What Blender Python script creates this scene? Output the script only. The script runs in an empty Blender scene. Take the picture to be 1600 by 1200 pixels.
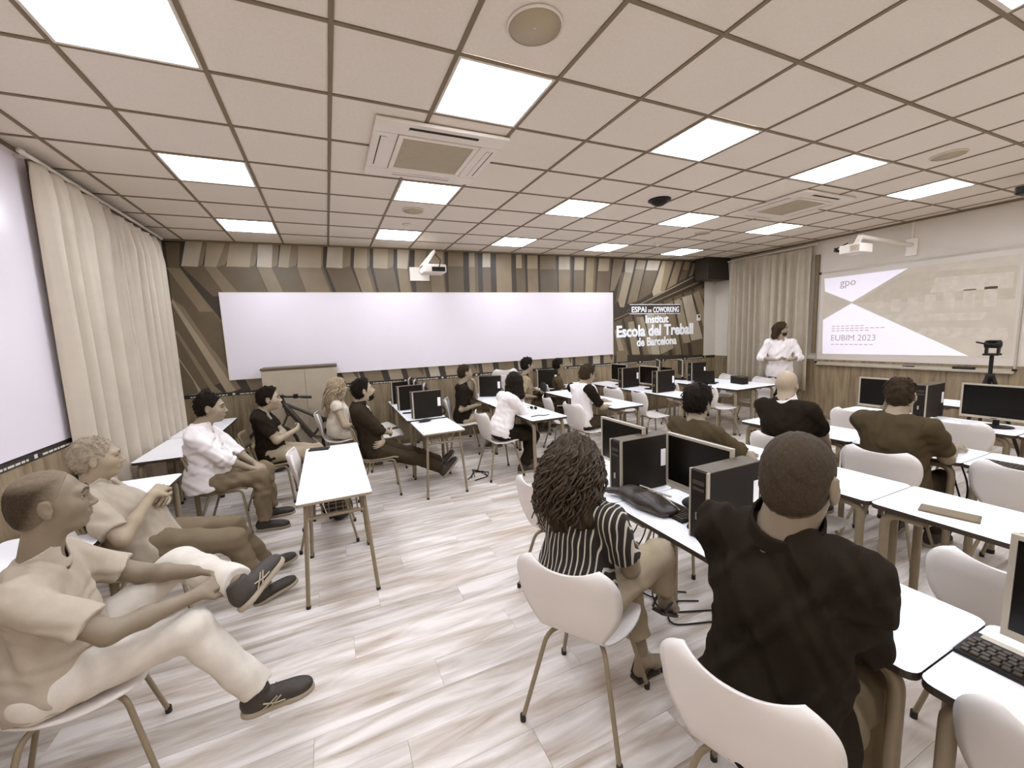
import bpy, bmesh, math, random
import numpy as np
from mathutils import Vector, Matrix
random.seed(7); RNG = np.random.default_rng(7)
SC = bpy.context.scene
COL = SC.collection
R = math.radians

# ------------------------------------------------------------------ camera
CAM = np.array([-0.143, -2.18, 1.77])
FPX = 636.8
_y, _p, _r = R(24.04), R(-7.02), R(-2.33)
_f = np.array([math.sin(_y)*math.cos(_p), math.cos(_y)*math.cos(_p), math.sin(_p)])
_rt = np.array([math.cos(_y), -math.sin(_y), 0.0])
_up = np.cross(_rt, _f)
_rt2 = math.cos(_r)*_rt + math.sin(_r)*_up
_up2 = -math.sin(_r)*_rt + math.cos(_r)*_up
cd = bpy.data.cameras.new('camera'); cam = bpy.data.objects.new('camera', cd); COL.objects.link(cam)
cd.sensor_fit = 'HORIZONTAL'; cd.sensor_width = 36.0; cd.lens = 36.0*FPX/1600.0
cd.clip_start = 0.02; cd.clip_end = 60
m = Matrix(((_rt2[0], _up2[0], -_f[0]), (_rt2[1], _up2[1], -_f[1]), (_rt2[2], _up2[2], -_f[2])))
cam.matrix_world = Matrix.Translation(Vector(CAM)) @ m.to_4x4()
SC.camera = cam

# ------------------------------------------------------------------ world, exposure, lamp strength
w = bpy.data.worlds.new('world'); SC.world = w; w.use_nodes = True
w.node_tree.nodes['Background'].inputs[0].default_value = (0.78, 0.78, 0.78, 1)
w.node_tree.nodes['Background'].inputs[1].default_value = 0.25
SC.view_settings.view_transform = 'Standard'; SC.view_settings.look = 'None'
SC.view_settings.gamma = 1.0; SC.view_settings.use_curve_mapping = False
SC.view_settings.exposure = 0.0
PANEL = 19.0
SC.cycles.use_denoising = True
SC.cycles.max_bounces = 8; SC.cycles.diffuse_bounces = 5; SC.cycles.glossy_bounces = 3
SC.cycles.sample_clamp_indirect = 6.0

# ------------------------------------------------------------------ room measures
XL, XR = -2.05, 8.016
YF = -4.3
ZC = 3.214
def yback(x): return 4.786 - 0.033*x
ZW = 1.075            # top of the wood wainscot
TZ = 0.75             # desk height

# ------------------------------------------------------------------ sight lines used to place things measured in the photograph
def _ray(px, py):
    return _rt2*((px-800)/FPX) - _up2*((py-600)/FPX) + _f
def on_y(px, py, y):
    d = _ray(px, py); return CAM + d*((y-CAM[1])/d[1])
def on_x(px, py, x):
    d = _ray(px, py); return CAM + d*((x-CAM[0])/d[0])
def on_z(px, py, z):
    d = _ray(px, py); return CAM + d*((z-CAM[2])/d[2])

# ------------------------------------------------------------------ materials
LAMP = (1.0, 1.10, 1.28)      # cool white LED light
def lin(c):
    q = [((v/255)/12.92 if v/255 <= .04045 else ((v/255+.055)/1.055)**2.4) for v in c]
    t = min(1.0, (q[0]+q[1]+q[2])/3/.5)
    return tuple(v*(t+(1-t)/l) for v, l in zip(q, LAMP))
_M = {}
def mat(name, rgb, rough=.6, var=.06, scale=9.0, metal=0.0, spec=.5, bump=0.0, bscale=120.0, emit=0.0, stretch=None, coat=0.0):
    if name in _M: return _M[name]
    M = bpy.data.materials.new(name); M.use_nodes = True; _M[name] = M
    nt = M.node_tree; N = nt.nodes; L = nt.links
    b = N['Principled BSDF']; c = lin(rgb)
    b.inputs['Roughness'].default_value = rough; b.inputs['Metallic'].default_value = metal
    b.inputs['Specular IOR Level'].default_value = spec
    if coat: b.inputs['Coat Weight'].default_value = coat; b.inputs['Coat Roughness'].default_value = .12
    tc = N.new('ShaderNodeTexCoord'); mp = N.new('ShaderNodeMapping'); L.new(tc.outputs['Object'], mp.inputs['Vector'])
    if stretch: mp.inputs['Scale'].default_value = stretch
    nz = N.new('ShaderNodeTexNoise'); nz.inputs['Scale'].default_value = scale; nz.inputs['Detail'].default_value = 4
    L.new(mp.outputs['Vector'], nz.inputs['Vector'])
    cr = N.new('ShaderNodeValToRGB'); L.new(nz.outputs['Fac'], cr.inputs['Fac'])
    cr.color_ramp.elements[0].position = .3; cr.color_ramp.elements[1].position = .7
    cr.color_ramp.elements[0].color = (*[max(0, x*(1-var)) for x in c], 1)
    cr.color_ramp.elements[1].color = (*[min(1, x*(1+var)) for x in c], 1)
    L.new(cr.outputs['Color'], b.inputs['Base Color'])
    if bump:
        n2 = N.new('ShaderNodeTexNoise'); n2.inputs['Scale'].default_value = bscale; n2.inputs['Detail'].default_value = 3
        L.new(tc.outputs['Object'], n2.inputs['Vector'])
        bp = N.new('ShaderNodeBump'); bp.inputs['Strength'].default_value = bump; bp.inputs['Distance'].default_value = .004
        L.new(n2.outputs['Fac'], bp.inputs['Height']); L.new(bp.outputs['Normal'], b.inputs['Normal'])
    if emit:
        b.inputs['Emission Color'].default_value = (*c, 1); b.inputs['Emission Strength'].default_value = emit
    return M

def wood_mat(name, dark, light, axis=0, scale=5.0, rough=.45, rnd=True, contrast=(.32, .68), across=11.0):
    M = bpy.data.materials.new(name); M.use_nodes = True; _M[name] = M
    nt = M.node_tree; N = nt.nodes; L = nt.links; b = N['Principled BSDF']; b.inputs['Roughness'].default_value = rough
    tc = N.new('ShaderNodeTexCoord'); mp = N.new('ShaderNodeMapping'); L.new(tc.outputs['Object'], mp.inputs['Vector'])
    s = [across]*3; s[axis] = 1.0; mp.inputs['Scale'].default_value = s
    if rnd:
        oi = N.new('ShaderNodeObjectInfo'); ml = N.new('ShaderNodeMath'); ml.operation = 'MULTIPLY'; ml.inputs[1].default_value = 37.0
        L.new(oi.outputs['Random'], ml.inputs[0]); cb = N.new('ShaderNodeCombineXYZ')
        for i in range(3): L.new(ml.outputs[0], cb.inputs[i])
        L.new(cb.outputs[0], mp.inputs['Location'])
    nz = N.new('ShaderNodeTexNoise'); nz.inputs['Scale'].default_value = scale; nz.inputs['Detail'].default_value = 6; nz.inputs['Distortion'].default_value = .6
    nz.inputs['Roughness'].default_value = .55
    L.new(mp.outputs['Vector'], nz.inputs['Vector'])
    cr = N.new('ShaderNodeValToRGB'); L.new(nz.outputs['Fac'], cr.inputs['Fac'])
    cr.color_ramp.elements[0].position, cr.color_ramp.elements[1].position = contrast
    cr.color_ramp.elements[0].color = (*lin(dark), 1); cr.color_ramp.elements[1].color = (*lin(light), 1)
    if rnd:
        mx = N.new('ShaderNodeMix'); mx.data_type = 'RGBA'; mx.blend_type = 'MULTIPLY'; mx.inputs[0].default_value = 1
        mr = N.new('ShaderNodeMapRange'); mr.inputs[3].default_value = .88; mr.inputs[4].default_value = 1.06
        L.new(oi.outputs['Random'], mr.inputs[0]); L.new(cr.outputs['Color'], mx.inputs[6]); L.new(mr.outputs[0], mx.inputs[7])
        L.new(mx.outputs[2], b.inputs['Base Color'])
    else: L.new(cr.outputs['Color'], b.inputs['Base Color'])
    return M

# ------------------------------------------------------------------ object helpers
def link(o, parent=None):
    COL.objects.link(o)
    if parent is not None: o.parent = parent
    return o
def tag(o, label, cat, group=None):
    o['label'] = label; o['category'] = cat
    if group: o['group'] = group
    return o
def thing(name, label, cat, loc=(0, 0, 0), rz=0.0, group=None):
    o = bpy.data.objects.new(name, None); o.location = [float(v) for v in loc]; o.rotation_euler = (0, 0, rz); o.empty_display_size = .1
    return tag(link(o), label, cat, group)
class MB:
    """collects boxes, tubes and sheets, then becomes one mesh object"""
    def __init__(s): s.v = []; s.f = []; s.mi = []; s.sm = []
    def add(s, vs, fs, mi=0, smooth=False):
        o = len(s.v); s.v += [tuple(map(float, v)) for v in vs]; s.f += [tuple(i+o for i in f) for f in fs]
        s.mi += [mi]*len(fs); s.sm += [smooth]*len(fs); return s
    def box(s, lo, hi, mi=0, M=None, bev=0.0):
        (a, b, c), (d, e, f) = lo, hi
        if bev <= 0:
            vs = [(a,b,c),(d,b,c),(d,e,c),(a,e,c),(a,b,f),(d,b,f),(d,e,f),(a,e,f)]
            fs = [(0,3,2,1),(4,5,6,7),(0,1,5,4),(1,2,6,5),(2,3,7,6),(3,0,4,7)]
            sm = False
        else:
            bm = bmesh.new(); bmesh.ops.create_cube(bm, size=1)
            for v in bm.verts: v.co = Vector(((a+d)/2+v.co.x*(d-a), (b+e)/2+v.co.y*(e-b), (c+f)/2+v.co.z*(f-c)))
            bmesh.ops.bevel(bm, geom=bm.edges[:], offset=bev, segments=2, affect='EDGES', profile=.5)
            bm.verts.index_update(); vs = [tuple(v.co) for v in bm.verts]; fs = [tuple(v.index for v in q.verts) for q in bm.faces]; bm.free(); sm = False
        if M is not None: vs = [tuple(M @ Vector(v)) for v in vs]
        return s.add(vs, fs, mi, sm)
    def tube(s, pts, r, n=10, mi=0, cap=True, closed=False):
        P = [Vector([float(c) for c in p]) for p in pts]; k = len(P)
        rr = r if hasattr(r, '__len__') else [r]*k
        T = []
        for i in range(k):
            if closed: t = P[(i+1) % k]-P[i-1]
            else: t = (P[min(i+1, k-1)]-P[max(i-1, 0)])
            T.append(t.normalized() if t.length > 1e-9 else Vector((0, 0, 1)))
        u = T[0].orthogonal().normalized(); vs = []
        for i in range(k):
            u = (u - T[i]*u.dot(T[i])); u = u.normalized() if u.length > 1e-6 else T[i].orthogonal().normalized()
            w_ = T[i].cross(u)
            for j in range(n):
                a = 2*math.pi*j/n; vs.append(P[i]+(u*math.cos(a)+w_*math.sin(a))*rr[i])
        fs = []
        for i in range(k if closed else k-1):
            i2 = (i+1) % k
            for j in range(n): fs.append((i*n+j, i*n+(j+1) % n, i2*n+(j+1) % n, i2*n+j))
        s.add(vs, fs, mi, True)
        if cap and not closed:
            s.add([vs[j] for j in range(n)], [tuple(reversed(range(n)))], mi, False)
            s.add([vs[(k-1)*n+j] for j in range(n)], [tuple(range(n))], mi, False)
        return s
    def lathe(s, prof, n=24, mi=0, M=None):
        vs = []; fs = []
        for (r, z) in prof:
            for j in range(n):
                a = 2*math.pi*j/n; vs.append((r*math.cos(a), r*math.sin(a), z))
        for i in range(len(prof)-1):
            for j in range(n): fs.append((i*n+j, i*n+(j+1) % n, (i+1)*n+(j+1) % n, (i+1)*n+j))
        if M is not None: vs = [tuple(M @ Vector(v)) for v in vs]
        return s.add(vs, fs, mi, True)
    def prism(s, poly, n0, n1, fr, mi=0, mi_side=None):
        """poly of 2-D points pushed from depth n0 to n1 through frame fr(a,b,n)->xyz"""
        k = len(poly); vs = [fr(a, b, n0) for a, b in poly]+[fr(a, b, n1) for a, b in poly]
        s.add(vs, [tuple(range(k, 2*k))], mi); s.add(vs, [tuple(reversed(range(k)))], mi)
        s.add(vs, [(i, (i+1) % k, (i+1) % k+k, i+k) for i in range(k)], mi if mi_side is None else mi_side); return s
    def mesh(s, name, mats):
        me = bpy.data.meshes.new(name); me.from_pydata(s.v, [], s.f)
        for mm in (mats if isinstance(mats, (list, tuple)) else [mats]): me.materials.append(mm)
        me.polygons.foreach_set('material_index', s.mi); me.polygons.foreach_set('use_smooth', s.sm)
        me.update(); return me
    def build(s, name, mats, parent=None, loc=None):
        o = bpy.data.objects.new(name, s.mesh(name, mats)); 
        if loc is not None: o.location = [float(v) for v in loc]
        return link(o, parent)
def inst(name, me, parent=None, loc=(0, 0, 0), rz=0.0):
    o = bpy.data.objects.new(name, me); o.location = [float(v) for v in loc]; o.rotation_euler = (0, 0, rz); return link(o, parent)
def dup(root, loc, rz, label, group=None):
    r = root.copy(); COL.objects.link(r); r.location = [float(v) for v in loc]; r.rotation_euler = (0, 0, rz); r['label'] = label
    if group: r['group'] = group
    for ch in list(root.children):
        c = ch.copy(); COL.objects.link(c); c.parent = r
        for g in ch.children:
            d = g.copy(); COL.objects.link(d); d.parent = c
    return r
def bend(pts, rad, seg=5):
    """round the inner corners of a polyline"""
    P = [Vector([float(c) for c in p]) for p in pts]; out = [P[0]]
    for i in range(1, len(P)-1):
        a = (P[i-1]-P[i]); b = (P[i+1]-P[i]); d = min(rad, a.length*.49, b.length*.49); a.normalize(); b.normalize()
        p0 = P[i]+a*d; p1 = P[i]+b*d
        for k in range(seg+1):
            t = k/seg; out.append(p0*(1-t)**2+P[i]*2*t*(1-t)+p1*t*t)
    return out+[P[-1]]
def text_mesh(txt, size, xscale=1.0, bold=0.0, extrude=.004, align='CENTER'):
    cu = bpy.data.curves.new('lettering', 'FONT'); cu.body = txt; cu.size = size; cu.offset = bold; cu.extrude = extrude; cu.align_x = align; cu.resolution_u = 3
    o = bpy.data.objects.new('tmp', cu); COL.objects.link(o); dg = bpy.context.evaluated_depsgraph_get(); dg.update()
    me = bpy.data.meshes.new_from_object(o.evaluated_get(dg)); bpy.data.objects.remove(o); bpy.data.curves.remove(cu)
    for v in me.vertices: v.co.x *= xscale
    return me

# ------------------------------------------------------------------ palette (all sepia, as in the photograph)
m_wall = mat('wall_paint', (208, 197, 182), .85, .03, 3)
m_ceil_back = mat('ceiling_void', (120, 108, 90), .9)
m_tile = mat('ceiling_tile', (226, 214, 198), .9, .03, 60, bump=.15, bscale=300)
m_rail = mat('ceiling_rail_paint', (122, 109, 86), .6)
m_white = mat('white_plastic', (226, 214, 200), .42, .02)
m_white_metal = mat('white_metal', (220, 208, 194), .4, .02)
m_board = mat('whiteboard_enamel', (225, 214, 216), .3, .015, 2)
m_chair = mat('chair_shell_plastic', (219, 209, 199), .38, .02, 4)
m_leg = mat('grey_metal_tube', (138, 125, 103), .42, .05, 20, metal=.15)
m_leg_dk = mat('dusky_metal_tube', (132, 119, 98), .45, .05, 20, metal=.15)
m_rubber = mat('rubber_tip', (40, 34, 26), .8)
m_top = mat('white_laminate', (246, 242, 240), .35, .01, 5)
m_edge = mat('dark_table_edge', (52, 42, 32), .5)
m_edge_lt = mat('grey_table_edge', (150, 136, 116), .5)
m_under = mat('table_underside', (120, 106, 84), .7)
m_black = mat('black_plastic', (27, 22, 16), .5, .1, 30, spec=.25)
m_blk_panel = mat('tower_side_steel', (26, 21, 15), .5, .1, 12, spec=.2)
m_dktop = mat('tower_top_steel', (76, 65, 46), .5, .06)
m_silver = mat('silver_trim', (180, 169, 152), .4, .04, metal=.3)
m_screen = mat('screen_glass', (14, 11, 8), .25, .1, 3, spec=.3)
m_key = mat('key_plastic', (62, 53, 42), .6)
m_wood = wood_mat('wainscot_wood', (112, 96, 72), (150, 134, 108), axis=2, scale=1.6, rough=.5, across=9)
m_floor = wood_mat('oak_floor', (158, 142, 122), (224, 213, 203), axis=0, scale=1.5, rough=.42, contrast=(.28, .64), across=8)
m_sub = mat('subfloor', (110, 96, 78), .8)
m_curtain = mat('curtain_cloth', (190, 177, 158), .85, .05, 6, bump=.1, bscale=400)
m_curtain2 = mat('curtain_cloth_darker', (182, 170, 150), .85, .05, 6, bump=.1, bscale=400)  # slightly darker cloth for the right wall curtains
m_dkwood = mat('dark_box_wood', (46, 38, 29), .5, .15, 8)
m_cup = mat('cupboard_laminate', (172, 158, 138), .5, .04)
m_school = mat('school_chair_ply', (140, 124, 98), .5, .08, 12)
m_paper = mat('paper', (240, 235, 232), .7, .02)
m_grille = mat('grille', (196, 184, 160), .7, .08, 200)
m_dark_slot = mat('slot_shadow', (30, 25, 19), .8)
m_speaker = mat('speaker_mesh', (176, 162, 136), .75, .06, 300)
# ================================================================== THE ROOM
def struct(name, mb, mats, parent=None):
    o = mb.build(name, mats, parent)
    if parent is None: o['kind'] = 'structure'
    return o
TH = .15
# floor: slab and oak-look planks, each a piece of its own
floor = struct('floor', MB().box((XL-TH, YF-TH, -.12), (XR+TH, 5.2, -.012)), m_sub)
PW, PL = .2, 1.3
plank_me = MB().box((.0006, .0006, -.012), (PL-.0006, PW-.0006, 0)).mesh('plank', m_floor)
row = 0; y = -2.1; npl = 0
while y < 4.86:
    off = [0, .52, .9, .3, 1.1, .7][row % 6]; x = XL-off
    while x < XR:
        o = inst('plank', plank_me, floor, (x, y, 0)); x0 = max(x, XL-.02); x1 = min(x+PL, XR+.02)
        if x0 > x or x1 < x+PL:
            o.location.x = x0; o.scale.x = (x1-x0)/PL
            if o.scale.x < .02: bpy.data.objects.remove(o)
        npl += 1; x += PL
    y += PW; row += 1
rest = MB().box((XL, YF, -.012), (XR, -2.1, 0)); struct('floor_covering_behind', rest, m_floor, floor).name = 'floor_covering'

# walls
struct('wall_left', MB().box((XL-TH, YF-TH, 0), (XL, 5.0, ZC+.3)), m_wall)
struct('wall_right', MB().box((XR, YF-TH, 0), (XR+TH, 5.0, ZC+.3)), m_wall)
struct('wall_front', MB().box((XL-TH, YF-TH, 0), (XR+TH, YF, ZC+.3)), m_wall)
bw = MB(); bw.add([(XL-TH, yback(XL-TH), 0), (XR+TH, yback(XR+TH), 0), (XR+TH, 5.1, 0), (XL-TH, 5.1, 0),
                   (XL-TH, yback(XL-TH), ZC+.3), (XR+TH, yback(XR+TH), ZC+.3), (XR+TH, 5.1, ZC+.3), (XL-TH, 5.1, ZC+.3)],
                  [(0,3,2,1),(4,5,6,7),(0,1,5,4),(1,2,6,5),(2,3,7,6),(3,0,4,7)])
wall_back = struct('wall_back', bw, m_wall)
# back wall frame: s runs along the wall from its left corner, n comes out into the room
A0 = np.array([XL, yback(XL)]); B0 = np.array([XR, yback(XR)]); WLEN = float(np.linalg.norm(B0-A0)); DW = (B0-A0)/WLEN; NW = np.array([DW[1], -DW[0]])
def frb(s, z, n):
    p = A0+DW*s+NW*n; return (p[0], p[1], z)
def frr(s, z, n):   # right wall, s = y
    return (XR-n, s, z)
def frl(s, z, n):
    return (XL+n, s, z)
MBK = Matrix(((DW[0], 0, NW[0], A0[0]), (DW[1], 0, NW[1], A0[1]), (0, 1, 0, 0), (0, 0, 0, 1)))  # local x=s, y=z, z=n

# wood wainscot, panel by panel
def wainscot(name, parent_name, fr, a, b, step):
    par = bpy.data.objects.new(name, None); link(par); par['kind'] = 'structure'
    s = a
    while s < b-.02:
        e = min(s+step, b); mb = MB(); k = .002
        vs = [fr(s+k, .0, .002), fr(e-k, .0, .002), fr(e-k, ZW-.03, .002), fr(s+k, ZW-.03, .002), fr(s+k, .0, .018), fr(e-k, .0, .018), fr(e-k, ZW-.03, .018), fr(s+k, ZW-.03, .018)]
        mb.add(vs, [(0,3,2,1),(4,5,6,7),(0,1,5,4),(1,2,6,5),(2,3,7,6),(3,0,4,7)]); mb.build('panel', m_wood, par); s = e
    return par
wainscot('trim_1', 'wall_back', frb, 0, WLEN, .6)
wainscot('trim_2', 'wall_right', frr, -2.4, yback(XR), .6)
wainscot('trim_3', 'wall_left', frl, -1.4, yback(XL), .6)
m_band = mat('printed_band', (36, 30, 22), .6, .1, 10)
m_bandink = mat('band_lettering', (205, 196, 180), .7)
def band(name, fr, a, b):
    mb = MB().prism([(a, ZW-.03), (b, ZW-.03), (b, ZW+.022), (a, ZW+.022)], .0, .022, lambda s, z, n: fr(s, z, n))
    par = struct(name, mb, m_band)
    ink = MB(); s = a+.1; i = 0
    while s < b-.5:                     # illegible small print: runs of short strokes and a square mark now and then
        for k in range(9):
            wv = .022+.012*((k*7+i*3) % 4); ink.prism([(s, ZW-.018), (s+wv, ZW-.018), (s+wv, ZW-.004), (s, ZW-.004)], .022, .0235, lambda a_, z, n: fr(a_, z, n)); s += wv+.012
        s += .05; ink.prism([(s, ZW-.02), (s+.032, ZW-.02), (s+.032, ZW+.008), (s, ZW+.008)], .022, .0235, lambda a_, z, n: fr(a_, z, n)); s += .09; i += 1
    ink.build('small_print', m_bandink, par)
band('trim_4', frb, 0, WLEN); band('trim_5', frl, -1.4, yback(XL))
mb = MB().prism([(-2.4, ZW-.03), (yback(XR), ZW-.03), (yback(XR), ZW+.01), (-2.4, ZW+.01)], .0, .03, frr); struct('trim_6', mb, m_wood)
for nm, fr, a, b in (('baseboard_back', frb, 0, WLEN), ('baseboard_right', frr, -2.4, yback(XR)), ('baseboard_left', frl, -1.4, yback(XL))):
    struct(nm, MB().prism([(a, 0), (b, 0), (b, .07), (a, .07)], .018, .028, fr), m_under)

# ceiling: void, rails and lift-out tiles
ceil = struct('ceiling', MB().box((XL-TH, YF-TH, ZC+.035), (XR+TH, 5.1, ZC+.16)), m_ceil_back)
U = [XL]+[.6*u for u in range(-3, 14) if XL+.03 < .6*u < XR-.03]+[XR]
V = [YF]+[.6*v for v in range(-7, 8) if YF+.03 < .6*v]+[4.86]
LIGHTS = [(u, v) for u in (-2, 1, 4, 7, 10) for v in (-6, -3, 0, 3, 6)]
tile_me = MB().box((-.289, -.289, .002), (.289, .289, .018), bev=.003).mesh('tile', m_tile)
lights = set((round(.6*u+.3, 2), round(.6*v+.3, 2)) for u, v in LIGHTS)
for i in range(len(U)-1):
    for j in range(len(V)-1):
        cx, cy = (U[i]+U[i+1])/2, (V[j]+V[j+1])/2
        if (round(cx, 2), round(cy, 2)) in lights: continue
        o = inst('tile', tile_me, ceil, (cx, cy, ZC)); o.scale = ((U[i+1]-U[i]-.022)/.578, (V[j+1]-V[j]-.022)/.578, 1)
rail_me = {}
for u in U[1:-1]: MB().box((u-.012, YF, ZC-.004), (u+.012, 4.86, ZC+.002)).build('rail', m_rail, ceil)
for v in V[1:-1]: MB().box((XL, v-.011, ZC-.0035), (XR, v+.011, ZC+.0025)).build('rail', m_rail, ceil)
for nm, lo, hi in (('trim_7', (XL, YF, ZC-.03), (XL+.022, 4.85, ZC)), ('trim_8', (XR-.022, YF, ZC-.03), (XR, 4.6, ZC))): struct(nm, MB().box(lo, hi), m_rail)
struct('trim_9', MB().prism([(0, ZC-.02), (WLEN, ZC-.02), (WLEN, ZC), (0, ZC)], 0, .02, frb), m_rail)

m_panel = mat('lit_diffuser', (255, 250, 246), .6, emit=PANEL)
m_panel.node_tree.nodes['Principled BSDF'].inputs['Emission Color'].default_value = (*LAMP, 1)
fr_mb = MB()
for lo, hi in (((-.29, -.29, -.004), (.29, -.272, .016)), ((-.29, .272, -.004), (.29, .29, .016)), ((-.29, -.272, -.004), (-.272, .272, .016)), ((.272, -.272, -.004), (.29, .272, .016))): fr_mb.box(lo, hi)
lf_me = fr_mb.mesh('light_frame', m_white_metal); ld_me = MB().box((-.272, -.272, 0), (.272, .272, .012)).mesh('light_diffuser', m_panel)
CN = {-2: 'leftmost', 1: 'second', 4: 'middle', 7: 'fourth', 10: 'rightmost'}
RN = {-6: 'behind the viewer', -3: 'row overhead of the viewer', 0: 'front row in view', 3: 'middle row in view', 6: 'far row by the mural'}
for (u, v) in LIGHTS:
    t = thing('ceiling_light', 'square lit ceiling panel, %s column, %s' % (CN[u], RN[v]), 'ceiling light', (.6*u+.3, .6*v+.3, ZC), group='square LED ceiling panels')
    inst('frame', lf_me, t); inst('diffuser', ld_me, t)

# ceiling cassettes (air conditioning)
def cassette(x, y, label):
    t = thing('air_conditioner', label, 'air conditioner', (x, y, ZC), group='ceiling cassette air conditioners')
    mb = MB(); S = .475
    for lo, hi in (((-S, -S, -.03), (S, -.306, -.006)), ((-S, .306, -.03), (S, S, -.006)), ((-S, -.306, -.03), (-.306, .306, -.006)), ((.306, -.306, -.03), (S, .306, -.006))): mb.box(lo, hi, bev=.006)
    mb.build('casing', m_white, t)
    mb = MB()
    for lo, hi in (((-.3, -.3, -.034), (.3, -.262, -.008)), ((-.3, .262, -.034), (.3, .3, -.008)), ((-.3, -.262, -.034), (-.262, .262, -.008)), ((.262, -.262, -.034), (.3, .262, -.008))): mb.box(lo, hi, bev=.004)
    mb.build('grille_frame', m_white, t)
    mb = MB().box((-.262, -.262, -.022), (.262, .262, -.014))
    for k in range(27): mb.box((-.26, -.26+k*.02, -.03), (.26, -.252+k*.02, -.022))
    mb.build('intake_grille', m_grille, t)
    for a in range(4):
        Mr = Matrix.Rotation(a*math.pi/2, 4, 'Z')
        MB().box((-.25, -.425, -.0312), (.25, -.385 if a in (0, 3) else -.419, -.029), M=Mr).build('outlet_slot', m_dark_slot, t)
        MB().box((-.25, -.418 if a == 3 else -.398, -.036), (.25, -.372, -.0312), M=Mr @ Matrix.Rotation(0, 4, 'X'), bev=.002).build('louvre', m_white, t)
cassette(.745, 1.2, 'ceiling cassette air conditioner with a square grille, nearer the left curtain')
cassette(5.24, 1.2, 'ceiling cassette air conditioner far right, above the presenter side')

def speaker(x, y, r, label):
    t = thing('ceiling_speaker', label, 'speaker', (x, y, ZC), group='round ceiling speakers')
    MB().lathe([(0, -.008), (r*.93, -.008), (r*.93, -.001), (0, -.001)], 32).build('mesh_cover', m_speaker, t)
    MB().lathe([(r*.93, -.010), (r, -.008), (r, 0.0), (r*.93, 0.0), (r*.93, -.010)], 32).build('rim', m_white, t)
    MB().lathe([(0, -.0105), (.006, -.0105), (.006, -.008)], 8).build('centre_pin', m_white, t)
speaker(.885, -.31, .135, 'big round flush ceiling speaker at the top of the view')
speaker(5.12, -.27, .125, 'round flush ceiling speaker high on the right side')
speaker(.885, 2.7, .12, 'round flush ceiling speaker between two lit panels above the big whiteboard')
speaker(5.36, 2.6, .12, 'small far round ceiling speaker near the right rear')
def smoke(x, y, label, me=None):
    t = thing('smoke_detector', label, 'smoke detector', (x, y, ZC), group='smoke detectors')
    MB().lathe([(0, -.012), (.055, -.012), (.055, 0), (0, 0)], 20).build('base', m_white, t)
    MB().lathe([(0, -.05), (.028, -.05), (.036, -.04), (.04, -.012)], 20).build('sensor_head', m_white, t)
smoke(.91, 3.3, 'white smoke detector beside the second far lit panel')
smoke(5.18, 3.38, 'white smoke detector at the right rear ceiling')
t = thing('ceiling_camera', 'black dome device hanging under the ceiling between lit panels', 'camera', (3.44, 1.53, ZC))
MB().lathe([(0, -.07), (.04, -.065), (.085, -.04), (.1, -.015), (.1, 0), (0, 0)], 24).build('dome', m_black, t)
MB().lathe([(.1, -.02), (.125, -.012), (.125, 0), (.1, 0)], 24).build('rim', m_black, t)
t = thing('ceiling_projector', 'small dark device hanging from the ceiling at the right edge', 'projector', (6.72, -.36, ZC))
MB().tube([(0, 0, 0), (0, 0, -.12)], .012).build('drop_pole', m_silver, t)
MB().box((-.1, -.13, -.2), (.1, .1, -.12), bev=.015).build('body', m_black, t)
MB().tube([(-.1, -.02, -.16), (-.13, -.02, -.16)], .03, 16).build('lens', m_screen, t)

# ------------------------------------------------------------------ mural: a flat print of folded bars, pieces of one sheet
MC = {k: mat('mural_ink_%s' % k, c, .55, .10, 3) for k, c in dict(gap=(54, 45, 33), d=(92, 80, 61), m=(120, 106, 84), l=(150, 136, 113), h=(172, 160, 141)).items()}
MORD = list(MC); mural = MB()
def P_(px, py):
    d = _ray(px, py); n2 = np.array([-DW[1], DW[0]]); t = ((A0-CAM[:2])@n2)/(d[:2]@n2); p = CAM+d*t
    return float((p[:2]-A0)@DW), float(p[2])
def clip(poly):
    def cut(pp, f):
        out = []
        for i in range(len(pp)):
            a, b = pp[i], pp[(i+1) % len(pp)]; fa, fb = f(a), f(b)
            if fa >= 0: out.append(a)
            if (fa >= 0) != (fb >= 0): k = fa/(fa-fb); out.append((a[0]+(b[0]-a[0])*k, a[1]+(b[1]-a[1])*k))
        return out
    for f in (lambda p: p[0]-.01, lambda p: 9.72-p[0], lambda p: p[1]-(ZW+.02), lambda p: ZC-.02-p[1]):
        if len(poly) > 2: poly = cut(poly, f)
    return poly
_lay = [0]
def ink(poly, k):
    poly = clip(poly)
    if len(poly) < 3: return
    _lay[0] += 1; n = .0020+.000012*_lay[0]
    ar = sum(poly[i][0]*poly[(i+1) % len(poly)][1]-poly[(i+1) % len(poly)][0]*poly[i][1] for i in range(len(poly)))
    if ar < 0: poly = poly[::-1]
    mural.add([frb(a, z, n) for a, z in poly], [tuple(range(len(poly)))], MORD.index(k))
def c6(*p): return [P_(230+a/3.2, 360+b/3.2) for a, b in p]
def c4(*p): return [P_(700+a/4, 250+b/4) for a, b in p]
def cm(*p): return [P_(940+a/8, 400+b/8) for a, b in p]
ink([(0, ZW), (9.72, ZW), (9.72, ZC), (0, ZC)], 'gap')
ink(c6((90, 60), (165, 60), (160, 180), (250, 300), (390, 470), (430, 740), (180, 830)), 'd')
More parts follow.
